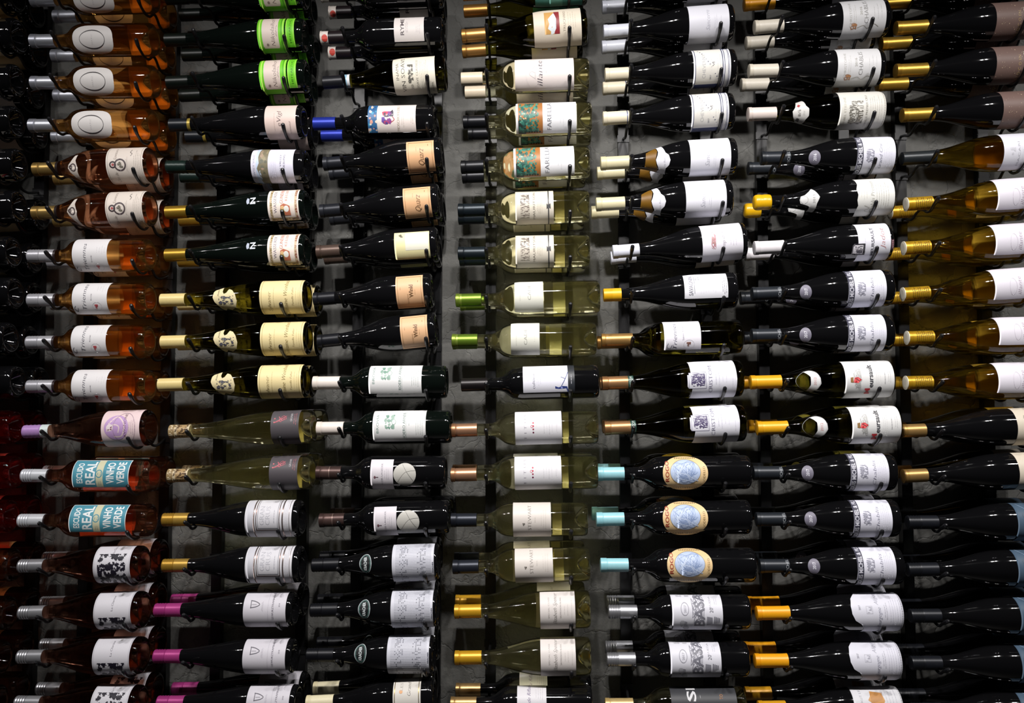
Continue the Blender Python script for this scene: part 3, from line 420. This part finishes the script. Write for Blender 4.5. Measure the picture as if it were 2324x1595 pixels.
D('mich16', 'bur', 'black', [(8, '#1d2126', .3), (56, '#24282e', .3)], 'black bottle with dark-banded crest label, neck sticker 2016', MICH('2016', 'Grand Cru') + [CAPT('MICHEL', 62, 6, '#a8acb2')])
D('mich17', 'bur', 'black', [(8, '#1d2126', .3), (56, '#24282e', .3)], 'black bottle with dark-banded crest label, neck sticker 2017', MICH('2017', 'Chablis') + [CAPT('MICHEL', 62, 6, '#a8acb2')])
D('wax', 'bur', 'black', [(37, '#cf9f10', 0)], 'black bottle with torn-edge cream label and yellow wax top', [lab(226, 309, -FU, FU, '#d3d3cf', [t('Chablis Premier', 265, 8, -32, 36, '#95948c', .2), stroke([(270, -34), (246, -28), (256, -22), (244, -16)], .8, '#a8a69c'), fine(236, 248, 3, -6, 34, '#c2c0b8', .6), fine(270, 296, 6, -26, 34, '#b0aea6', .7, 5)], shape=[(229, -60), (309, -60), (309, 60), (228, 60), (230, 30), (226, 20), (229, 8), (227, -4), (230, -16), (226, -28)]),
   lab(101, 146, -30, 30, '#c9c9c9', [ring(112, 2, 9, 10, .8, '#9a9a98'), t('2013', 136, 5, -6, 12, '#8a8a88')], shape=[(102, 2), (105, 12), (114, 14), (124, 20), (131, 24), (136, 20), (146, 6), (140, -6), (135, -30), (123, -30), (124, -14), (112, -10), (104, -8)], name='neck_label')])
D('meur', 'bur', 'black', [(10, '#ccc8cc', 0), (56, '#d3cfd3', 0)], 'black bottle with white statue label and white cap', [lab(229, 300, -FU, FU, '#d3d3dc', [t('MEURSAULT', 264, 6.5, -28, 32, '#55555f'), t('Jadot', 288, 10, -14, 30, '#b88a8c', .4), fine(244, 246, 1, -26, 20, '#bcbcc8', .6)]),
   lab(216, 244, -26, 0, '#2a2830', [pg([(218, -22), (240, -24), (240, -4), (222, -4), (218, -8)], '#c9c6cc'), engrave(221, 239, -22, -6, 46, '#55525c', 3)], shape=[(216, -24), (220, -26), (245, -26), (245, -1), (220, -1), (216, -5)], name='statue_label'),
   lab(301, 307, -18, 6, '#5c3a44', [t('HOTE', 306, 4, -16, 4, '#c9a8ac')], name='foot_label')])
D('gothic', 'bur', 'olive', [(11, '#cf9414', .1), (57, '#d69c1a', .1)], 'olive bottle with red and black gothic-letter label', [lab(208, 314, -FU, FU, '#d3d3d3', [squiggle(226, 244, -20, 22, 40, .8, '#a8a8a6', 3), pg([(225, -5), (228, 5), (236, 6), (243, 0), (236, -7), (228, -6)], '#b0282e'), pg([(219, -5), (225, -6), (225, 6), (219, 5)], '#8a6a40'), stroke([(229, 3), (239, -3)], 1.4, '#3a2a2a'), t('M', 262, 11, -31, -19, '#b83038'), t('eursault', 268, 10, -17, 31, '#3a3a40'), fine(276, 284, 3, -26, 26, '#c2c2c2', .6), fine(294, 296, 1, -18, 22, '#8f8f92', 1), fine(302, 306, 2, -12, 24, '#bcbcbc', .6)]),
   lab(123, 158, -26, 26, '#cfcfd0', [t('2012', 146, 5.5, -10, 8, '#c07070'), ring(128, 0, 27, 26, .6, '#9a9a9a')], shape=[(120, 26), (133, 26), (148, 17), (155, 6), (156, -6), (150, -17), (138, -26), (126, -26), (134, -10), (134, 10)], name='neck_label')], back=(216, 300, '#8a8a28'))
D('scallop', 'bur', 'black', [(10, '#d8900c', .05), (62, '#e09a14', .05)], 'black bottle with scalloped white label and orange-yellow cap', [lab(206, 318, -FU, FU, '#cfcfda', [frame(238, 252, -4, 12, .8, '#b0b0ba'), engrave(240, 250, -2, 10, 12, '#9a9aa6', 2), t('2017', 226, 4, 4, 14, '#8d8d98'), t('Bourgogne', 270, 8, -32, 8, '#8a8a9a', .4), t('Aligote', 266, 8, 14, 38, '#9a9aa8', .4), fine(278, 282, 2, -20, 22, '#85858f', .7), fine(290, 310, 5, -34, 34, '#b4b4c0', .6, 3)], shape=[(232, -60), (318, -60), (318, 60), (222, 60), (222, 38), (210, 28), (206, 12), (207, -4), (214, -18), (228, -26), (234, -34)])], back=(206, 300, '#c9c9d0'))
D('tree', 'bur', 'black', [(10, '#c08a14', .1), (50, '#c9921c', .1)], 'black bottle with orange tree label', [lab(208, 312, -FU, FU, '#cdcdd2', [pg([(248, 30), (246, 20), (240, 12), (250, 4), (270, 0), (276, 10), (272, 26)], '#c08a4a'), ('grp', [stroke([(246 + 3 * i, 4 + i), (250 + 3 * i, 28)], .8, '#8a5428', 2) for i in range(9)]), t('HAUT LIEU', 228, 5, 0, 36, '#a0a0a8'), fine(280, 300, 4, 0, 34, '#b0b0ba', .7)])])
# --- rightmost column
D('brown', 'bur', 'black', [(9, '#b38a38', .8), (61, '#c0983e', .8)], 'black bottle with speckled brown wrap label and gold cap', [lab(221, 315, -FU, FU, '#6a5650', [blobs(224, 300, -36, 36, 60, .5, 1.1, ['#a8947c', '#c9b498', '#8a7468'], 4), t('L I O C O EN', 275, 6, -30, 22, '#b59a68'), fine(281, 283, 1, -38, 38, '#c2b8aa', 1.4), fine(281, 283, 1, -30, 34, '#c2b8aa', 1.4, 5)])], L=312)
D('amblk', 'bur', 'amber', [(74, '#23272a', .3)], 'amber bottle with white label and long black cap', [lab(222, 312, -38, FU, '#d3d3dc', [blobs(236, 248, -6, 12, 4, 3, 6, ['#c2c2ca'], 2), t('MACARI', 258, 4.5, -28, 24, '#a8a8b0'), fine(264, 266, 1, -20, 14, '#c2c2cc')])], L=312, back=(180, 290, '#b59a20'))
D('amgold', 'bur', 'amber', [(2, '#d6d0c0', 0), (10, '#b58a1c', .5), (46, '#bd9322', .5)], 'amber bottle with white script label and printed gold cap', [lab(200, 300, -26, FU, '#d6d2dc', [t('illante', 258, 8, -16, 22, '#a89aa8', .35), ring(240, 2, 8, 18, .6, '#c6c0ca')]), dict(lab(0, 48, -15, 15, '#4a3424', name='cap_print'), prims=[fine(18, 52, 9, -14, 14, '#6a5010', 1.6, 4)])], L=310, back=(150, 172, '#f2d890'))
D('creamr', 'bur', 'black', [(3, '#6a5028', .4), (8, '#a8844a', .7), (41, '#b59058', .7)], 'black bottle with cream label at frame edge and gold cap', [lab(250, 312, -FU, FU, '#cdc3b2', [blobs(264, 290, -10, 26, 8, 4, 8, ['#9a9284', '#b0a898'], 3)])], L=318)
D('slate', 'bur', 'black', [(28, '#17191e', .35), (37, '#1c1e24', .35)], 'black bottle with slate-blue label and black screw cap', [lab(236, 312, -FU, FU, '#46596c', [stroke([(246, 38), (262, 26), (280, 20), (300, 24)], 1.4, '#7488a0'), ell(258, 14, 10, 8, '#3d4f62', 18), blobs(270, 308, -30, 20, 12, 3, 7, ['#405264', '#54697e'], 3), stroke([(250, -34), (270, -10), (300, -20)], 1, '#607488')])], L=318, ridges=True)

# ------------------------------------------------------------------ rows: design, cap-end x y, base-end x, body y (photo pixels), rear bottle?, roll
ROWS = [
 [('c0cream', -245, 5, 50, -8, 1), ('c0cream', -243, 95, 57, 85, 1), ('c0white', -245, 192, 50, 185, 1), ('c0white', -247, 288, 48, 280, 1), ('c0white', -243, 382, 55, 376, 0), ('c0red', -243, 482, 55, 472, 1), ('c0plain', -255, 582, 40, 575, 1), ('c0plain', -250, 675, 45, 668, 1), ('c0plain', -262, 776, 33, 770, 1), ('c0plain', -246, 872, 50, 868, 1), ('c0ruby', -250, 975, 43, 970, 1), ('c0ruby', -250, 1077, 45, 1072, 1), ('c0ruby', -263, 1178, 32, 1172, 1), ('c0dark', -256, 1285, 40, 1282, 1), ('c0dark', -265, 1390, 28, 1390, 1), ('c0dark', -280, 1492, 15, 1492, 1), ('c0dark', -290, 1592, 5, 1592, 1)],
 [('oval', 57, 0, 371, -6, 1, -3), ('oval', 57, 93, 371, 91, 1, 4), ('oval', 59, 188, 373, 186, 1, 4), ('oval', 53, 285, 371, 284, 1, 4), ('medal', 64, 384, 367, 377, 1), ('medal', 63, 483, 365, 476, 1), ('triennes', 53, 581, 361, 579, 1, -10), ('triennes', 53, 681, 361, 679, 1, 10), ('triennes', 50, 777, 359, 774, 1, 12), ('triennes', 51, 877, 360, 875, 1, -8), ('lavig', 43, 979, 363, 972, 0), ('escudo', 41, 1079, 368, 1079, 1), ('escudo', 32, 1181, 363, 1180, 0), ('leafa', 35, 1284, 345, 1280, 1), ('leafb', 35, 1390, 347, 1384, 1), ('leafb', 31, 1490, 345, 1487, 1), ('leafa', 25, 1594, 341, 1596, 1)],
 [('niko', 367, -4, 708, -13, 1), ('niko', 365, 91, 708, 83, 1), ('niko', 370, 187, 711, 176, 1), ('vigl', 375, 284, 705, 279, 1), ('eden', 368, 379, 711, 378, 1), ('nflute', 367, 482, 711, 471, 1, 4), ('nflute', 366, 579, 711, 571, 1), ('sylva', 356, 681, 713, 675, 1), ('sylva', 359, 776, 713, 769, 1), ('sylva', 350, 873, 711, 866, 1), ('greyclear', 378, 979, 724, 970, 1), ('greyclear', 374, 1079, 721, 1073, 1), ('frame2', 363, 1179, 697, 1176, 0), ('frame2', 362, 1283, 699, 1280, 0), ('gewurz', 346, 1384, 680, 1382, 1), ('gewurz', 343, 1489, 680, 1488, 0), ('gewurz', 351, 1594, 688, 1593, 1)],
 [('ryme', 721, -10, 1013, -17, 1), ('ryme', 721, 86, 1013, 79, 1), ('soave', 727, 187, 1020, 173, 0), ('mosc', 705, 281, 995, 277, 1), ('quarz', 728, 371, 1012, 357, 1), ('quarz', 720, 478, 1005, 462, 1), ('creamy', 713, 571, 1001, 559, 1), ('winkl', 707, 678, 988, 664, 0), ('winkl', 716, 773, 999, 755, 0), ('brovia', 708, 869, 1018, 867, 0, 14), ('brovia', 713, 972, 1031, 969, 0), ('disc', 713, 1073, 1018, 1072, 0), ('disc', 723, 1180, 1023, 1174, 1, -8), ('grid', 704, 1282, 1002, 1276, 1), ('grid', 701, 1384, 999, 1380, 1), ('grid', 695, 1486, 988, 1484, 1, 5), ('gilt', 693, 1593, 991, 1583, 1)],
 [('teal', 1046, -14, 1336, -26, 1), ('hill', 1044, 81, 1336, 66, 1), ('illantew', 1043, 179, 1340, 172, 1), ('farella', 1049, 277, 1345, 271, 1), ('farella', 1043, 379, 1341, 371, 1, 6), ('mauri', 1038, 477, 1339, 471, 1), ('mauri', 1037, 575, 1341, 571, 1, 5), ('cade', 1033, 681, 1363, 675, 1, 8), ('cade', 1024, 773, 1355, 770, 1, -4), ('figure', 1046, 873, 1360, 867, 0), ('titus', 1023, 976, 1359, 970, 0), ('titus', 1024, 1077, 1356, 1072, 1), ('stewart', 1024, 1180, 1333, 1178, 0), ('stewart', 1027, 1286, 1339, 1281, 1, 8), ('spencer', 1032, 1387, 1339, 1383, 1), ('spencer', 1033, 1492, 1340, 1489, 0), ('scrawl', 1024, 1597, 1343, 1596, 1)],
 [('sanc', 1366, -24, 1670, -38, 1), ('sanc', 1367, 71, 1670, 56, 1), ('navy', 1371, 169, 1675, 157, 1), ('navy', 1366, 268, 1671, 256, 0), ('ribbon', 1362, 370, 1675, 358, 1), ('ribbon', 1351, 463, 1666, 452, 1), ('sketch', 1389, 570, 1698, 552, 1), ('savag', 1369, 669, 1676, 661, 0), ('trigold', 1365, 772, 1687, 766, 1), ('notch', 1368, 869, 1687, 861, 1), ('notch', 1371, 971, 1696, 962, 1, 8), ('ovalblue', 1357, 1075, 1703, 1072, 1), ('ovalblue', 1357, 1178, 1703, 1174, 1), ('ovalblue', 1361, 1282, 1719, 1282, 0), ('bigword', 1383, 1388, 1703, 1388, 1), ('bigword', 1380, 1496, 1699, 1495, 1), ('darklab', 1376, 1600, 1692, 1598, 0)],
 [('scallop', 1700, -30, 2040, -48, 1), ('chab', 1707, 61, 2024, 45, 1, 10), ('chab', 1696, 161, 2011, 155, 1), ('hexa', 1694, 259, 2012, 252, 0), ('mich16', 1724, 359, 2037, 354, 1), ('wax', 1709, 459, 2033, 449, 1), ('meur', 1709, 562, 2028, 551, 1), ('mich17', 1708, 666, 2027, 656, 1), ('mich17', 1705, 761, 2029, 756, 1), ('gothic', 1701, 867, 2031, 861, 1), ('gothic', 1717, 971, 2045, 964, 1), ('mich17', 1707, 1073, 2037, 1071, 1), ('mich17', 1715, 1178, 2043, 1176, 1), ('mich17', 1721, 1284, 2053, 1283, 1), ('scallop', 1719, 1391, 2045, 1388, 1), ('scallop', 1717, 1499, 2040, 1498, 1), ('tree', 1722, 1606, 2048, 1602, 1)],
 [('brown', 2033, -32, 2360, -46, 1), ('brown', 2033, 63, 2360, 49, 1), ('brown', 2033, 160, 2360, 149, 1), ('brown', 2048, 261, 2375, 250, 0), ('amblk', 2048, 359, 2375, 346, 0), ('amgold', 2057, 462, 2382, 446, 1), ('amgold', 2051, 562, 2378, 549, 1), ('amgold', 2049, 666, 2377, 650, 1), ('amgold', 2060, 766, 2386, 761, 1, 10), ('amgold', 2057, 868, 2384, 864, 1), ('creamr', 2049, 977, 2382, 968, 1), ('creamr', 2053, 1079, 2386, 1068, 1), ('slate', 2064, 1185, 2397, 1184, 1), ('slate', 2064, 1292, 2398, 1288, 1), ('slate', 2071, 1397, 2404, 1396, 1), ('slate', 2073, 1504, 2406, 1504, 1), ('slate', 2075, 1610, 2408, 1610, 1)],
]
NECK_X = [-1.447, -1.112, -.783, -.441, -.114, .211, .548, .883]
BASE_X = [-1.245, -.915, -.5746, -.248, .073, .411, .7466, 1.080]
CAPR = 15.2

# lengths: mean of what the photo shows for each design
acc = {}
for rows in ROWS:
    for q in rows:
        d = DS[q[0]]; k = abs(((q[1] + q[3]) / 2 - VPX) / F); k0 = abs((q[1] - VPX) / F); k1 = abs((q[3] - VPX) / F)
        acc.setdefault(q[0], []).append((q[3] - d['R'] * k1 * .85) - (q[1] + CAPR * k0))
for k, d in DS.items():
    xs_ = [q[1] for rows in ROWS for q in rows if q[0] == k]; d['xt'] = sum(xs_) / max(1, len(xs_))
    if not d['L'] and k in acc: d['L'] = sum(acc[k]) / len(acc[k])

# ------------------------------------------------------------------ the wall
me = boxm('wall', -3.2, 3.2, YWALL, YWALL + .1, -.0, 3.4, mwall)
o = link('wall_back', me); o['kind'] = 'structure'; o['label'] = 'cracked grey plaster wall behind the bottle racks'
me = boxm('floor', -3.2, 3.2, -1.5, YWALL + .1, -.1, 0, mfloor)
o = link('floor', me); o['kind'] = 'structure'

glyphs()

# ------------------------------------------------------------------ build one bottle of each design
PROTO = {}
ORD = ['first', 'second', 'third', 'fourth', 'fifth', 'sixth', 'seventh', 'eighth']
def cap_mesh(d, prof):
    segs = d['cap']; tot = sum(s[0] for s in segs); L = d['L']; pr = [(-.6, 0.1)]; mk = []
    mats = []
    for s in segs:
        m = capmat(s[1], s[2]); mats.append(m)
    x = 0; pts = [(-.6, 9.0), (-.4, 12.6), (.6, 14.6)]; fm = [0, 0]
    for i, s in enumerate(segs):
        x1 = x + s[0]; xx = max(x, .6)
        if d['ridges'] and i == 0:
            n = 9
            for k in range(n + 1):
                q = xx + (x1 - xx) * k / n; pts.append((q, CAPR + (.1 if k % 2 else -.95))); fm.append(i)
        else:
            n = max(2, int((x1 - xx) / 6))
            for k in range(n + 1):
                q = xx + (x1 - xx) * k / n
                rr = max(rad_at(prof, q) + .7, CAPR + (.55 if i == 0 and len(segs) > 1 and s[0] < 16 and not d['ridges'] else -.25))
                pts.append((q, rr)); fm.append(i)
                if not d['ridges'] and i == 1 and k == 0 and segs[0][0] < 16: pts.append((q + .5, rr - .5)); fm.append(i); pts.append((q + 1.2, rr)); fm.append(i)
        x = x1
    rr = rad_at(prof, x) + .15; pts.append((x + .15, rr)); fm.append(len(segs) - 1)
    P = [((a - L) / 1000, b / 1000) for a, b in pts]
    return lathe('capsule', P, mats, lambda i: fm[min(i, len(fm) - 1)], seg=28)
def wax_mesh(d):
    L = d['L']; pts = [(-2, 4), (-1.5, 10), (0, 14.5), (4, 17.2), (12, 17.8), (18, 17.0), (22, 17.6), (30, 17.4), (36, 16.4), (37, 14.4)]
    P = [((a - L) / 1000, b / 1000) for a, b in cat(pts, 2)]
    return lathe('wax_top', P, [capmat('#cf9f10', 0, .3)], seg=28)
def build(key):
    d = DS[key]; L, R = d['L'], d['R']; prof = profile(d['kind'], L, R); parts = []; xt = d['xt']
    P = [((x - L) / 1000, rr / 1000) for x, rr in prof] + [(x / 1000, rr * R / 1000) for x, rr in PUNT]
    parts.append(('glass_body', lathe('glass_body', P, [GL[d['glass']]()], seg=48), []))
    parts.append(('wax_top', wax_mesh(d), []) if key == 'wax' else ('capsule', cap_mesh(d, prof), []))
    for lb in d['labels']:
        am = sum(p[0] for p in lb['shape']) / len(lb['shape']); Rl = R if am > 175 or d['kind'] == 'bdx' else rad_at(prof, am)
        m = flat_mesh(lb['name'], lb.get('prims') or [('p', lb['shape'], lb['col'], False)], prof if lb['name'] not in CAPN else [(0, CAPR), (80, CAPR)], Rl if lb['name'] not in CAPN else CAPR, L, matf=lambda c: lb['matf'](c), xt=xt if lb['name'] not in CAPN else None)
        sub = []
        if lb['prints']: sub.append(('label_print', flat_mesh('label_print', lb['prints'], prof, Rl, L, lift=.00055, xt=xt)))
        parts.append((lb['name'], m, sub))
    if d['back']:
        a0, a1, c = d['back']; parts.append(('back_label', flat_mesh('back_label', [('p', [(a0, -R * .8), (a1, -R * .8), (a1, R * .8), (a0, R * .8)], c, False)], prof, R, L, phi0=math.pi, matf=lambda c_: paper(c_)), []))
    d['prof'] = prof; PROTO[key] = parts
random.seed(4)
count = {}; total = {}
for rows in ROWS:
    for q in rows: total[q[0]] = total.get(q[0], 0) + 1
def place(key, loc, roll, tilt, label, group):
    if key not in PROTO: build(key)
    e = bpy.data.objects.new('wine_bottle', None); COL.objects.link(e); e.empty_display_size = .02
    e.location = loc; e.rotation_euler = (-roll, tilt, 0)
    e['label'] = label; e['category'] = 'wine bottle'; e['group'] = group
    for n, m, sub in PROTO[key]:
        p = link(n, m, e)
        for n2, m2 in sub: link(n2, m2, p)
    return e

# ------------------------------------------------------------------ rack rods
def tube(pts, rad_of, seg=8):
    c = [Vector((0, a, b_)) for a, b_ in pts]; v = []; f = []
    for i, p in enumerate(c):
        tg = (c[min(i + 1, len(c) - 1)] - c[max(i - 1, 0)]).normalized(); nrm = Vector((0, -tg.z, tg.y)); rr = rad_of(i, len(c))
        for k in range(seg):
            a = 2 * math.pi * k / seg; v.append(tuple(p + Vector((1, 0, 0)) * (rr * math.cos(a)) + nrm * (rr * math.sin(a))))
    for i in range(len(c) - 1):
        for k in range(seg):
            j = (k + 1) % seg; f.append((i * seg + k, i * seg + j, (i + 1) * seg + j, (i + 1) * seg + k))
    f.append(tuple(reversed(range(seg)))); n = (len(c) - 1) * seg; f.append(tuple(range(n, n + seg)))
    return v, f
RODM = {}
def rod_mesh(kind, R):
    R = round(R * 2) / 2; k = (kind, R)
    if k in RODM: return RODM[k]
    q = R / 1000; D_ = YR - YF; e = YRAIL - YF + .002
    if kind == 'base':
        g = q + .0048; P = [(-(g + e_) * math.cos(math.radians(a)), -(g + e_) * math.sin(math.radians(a))) for a, e_ in ((18, .010), (32, .006), (50, .002), (70, 0), (90, 0))]
        P += [(.018, -g + .003), (.034, -q + .010), (D_ / 2, -q + .014), (D_ - .034, -q + .010), (D_ - .018, -g + .003), (D_, -g), (D_ + .018, -g + .002), (e, -q + .008)]
        tipn = .10
    else:
        g = q + .0044
        P = [(-.053, .003), (-.041, -.0035), (-.024, -q * .55 - .003), (-.010, -g), (.008, -g), (.024, -q + .003), (D_ / 2, -q + .008), (D_ - .024, -q + .003), (D_ - .008, -g), (D_ + .010, -g), (D_ + .03, -q + .002), (e, -q + .006)]
        tipn = .12
    pts = cat(P, 4)
    def rad(i, n):
        if i == 0: return .0016
        if i == 1: return .0042
        return .0047 if i < n * tipn else .0044 - .0012 * min(1, (i - n * tipn) / 3)
    v, f = tube(pts, rad)
    # plate that fixes the rod to the rail
    z = P[-1][1]; y0, y1 = e - .004, e + .001; hx, hz = .0145, .0085; n = len(v)
    v += [(x, y, z + zz) for x in (-hx, hx) for y in (y0, y1) for zz in (-hz, hz)]
    f += [tuple(n + i for i in t_) for t_ in ((0, 1, 3, 2), (4, 6, 7, 5), (0, 4, 5, 1), (2, 3, 7, 6), (0, 2, 6, 4), (1, 5, 7, 3))]
    fm = [1 if (i // 8) < len(pts) * tipn else 0 for i in range(len(f))]
    m = mesh(kind + '_rod', v, f, [mrack, mtip], fm); RODM[k] = m
    for i in range(len(f) - 6, len(f)): m.polygons[i].use_smooth = False; m.polygons[i].material_index = 0
    return m
RACKN = ['column at the left frame edge', 'rose wine column', 'column right of the rose wines', 'column with orange and blue labels', 'column of mostly clear bottles', 'column right of the clear bottles', 'column left of the amber bottles', 'rightmost column']
rail = boxm('rail', -.0125, .0125, YRAIL, YWALL - .004, .55, 2.75, mrack, .001)
screw = boxm('s', -.004, .004, YRAIL - .002, YRAIL, -.004, .004, mrack, .001)

for ci, rows in enumerate(ROWS):
    rk = bpy.data.objects.new('wine_rack', None); COL.objects.link(rk); rk.location = (NECK_X[ci], YRAIL, .55)
    rk['label'] = 'black metal peg rack holding the ' + RACKN[ci]; rk['category'] = 'wine rack'; rk['group'] = 'wall mounted peg racks'
    off = Vector(rk.location)
    for X in (NECK_X[ci], BASE_X[ci]):
        o = link('rail', rail, rk); o.location = Vector((X, 0, 0)) - off
    for ri, q in enumerate(rows):
        key, xt, yt, xb, yb, rear = q[:6]; extra = math.radians(q[6]) if len(q) > 6 else 0
        d = DS[key]; L, R = d['L'], d['R']
        k0 = abs((xt - VPX) / F); k1 = abs((xb - VPX) / F)
        x0 = xt + CAPR * k0; x1 = xb - R * k1 * .85
        sl = (yb - yt) / max(60, (xb - 75) - (xt + 25))
        A = ray(x0, yt + sl * (x0 - xt - 25), YF); Bp = ray(x1, yt + sl * (x1 - xt - 25), YF)
        dv = (Bp - A); dv.y = 0; dv.normalize(); mid = (A + Bp) / 2
        base = mid + dv * (L / 2000); tilt = -math.atan2(dv.z, dv.x)
        view = math.atan2(CAM.z - base.z, YF)       # direction of the viewer, up positive
        n = count.get(key, 0); count[key] = n + 1
        which = '' if total[key] == 1 else ', %s from top' % ORD[n]
        place(key, base, view + extra, tilt, d['look'] + ', front row' + which, 'front row of wine bottles')
        prof = d['prof']
        if rear:
            rb = base + Vector((random.uniform(-.006, .006) - .002, YR - YF, 0))
            lb = d['look'] + ', rear row' + which
            place(key, rb, view + math.radians(random.uniform(-14, 14)), tilt, lb, 'rear row of wine bottles')
        for kind, X in (('neck', NECK_X[ci]), ('base', BASE_X[ci])):
            s = X - base.x; ax = s / dv.x * 1000 + L; z = base.z + dv.z / dv.x * s
            rr = rad_at(prof, ax)
            cl = sum(s_[0] for s_ in d['cap'])
            if ax < cl + 2: rr = max(rr, CAPR)
            if kind == 'neck': rr = max(rr, rad_at(prof, ax + 6))
            o = link(kind + '_rod', rod_mesh(kind, rr), rk); o.location = Vector((X, YF, z)) - off
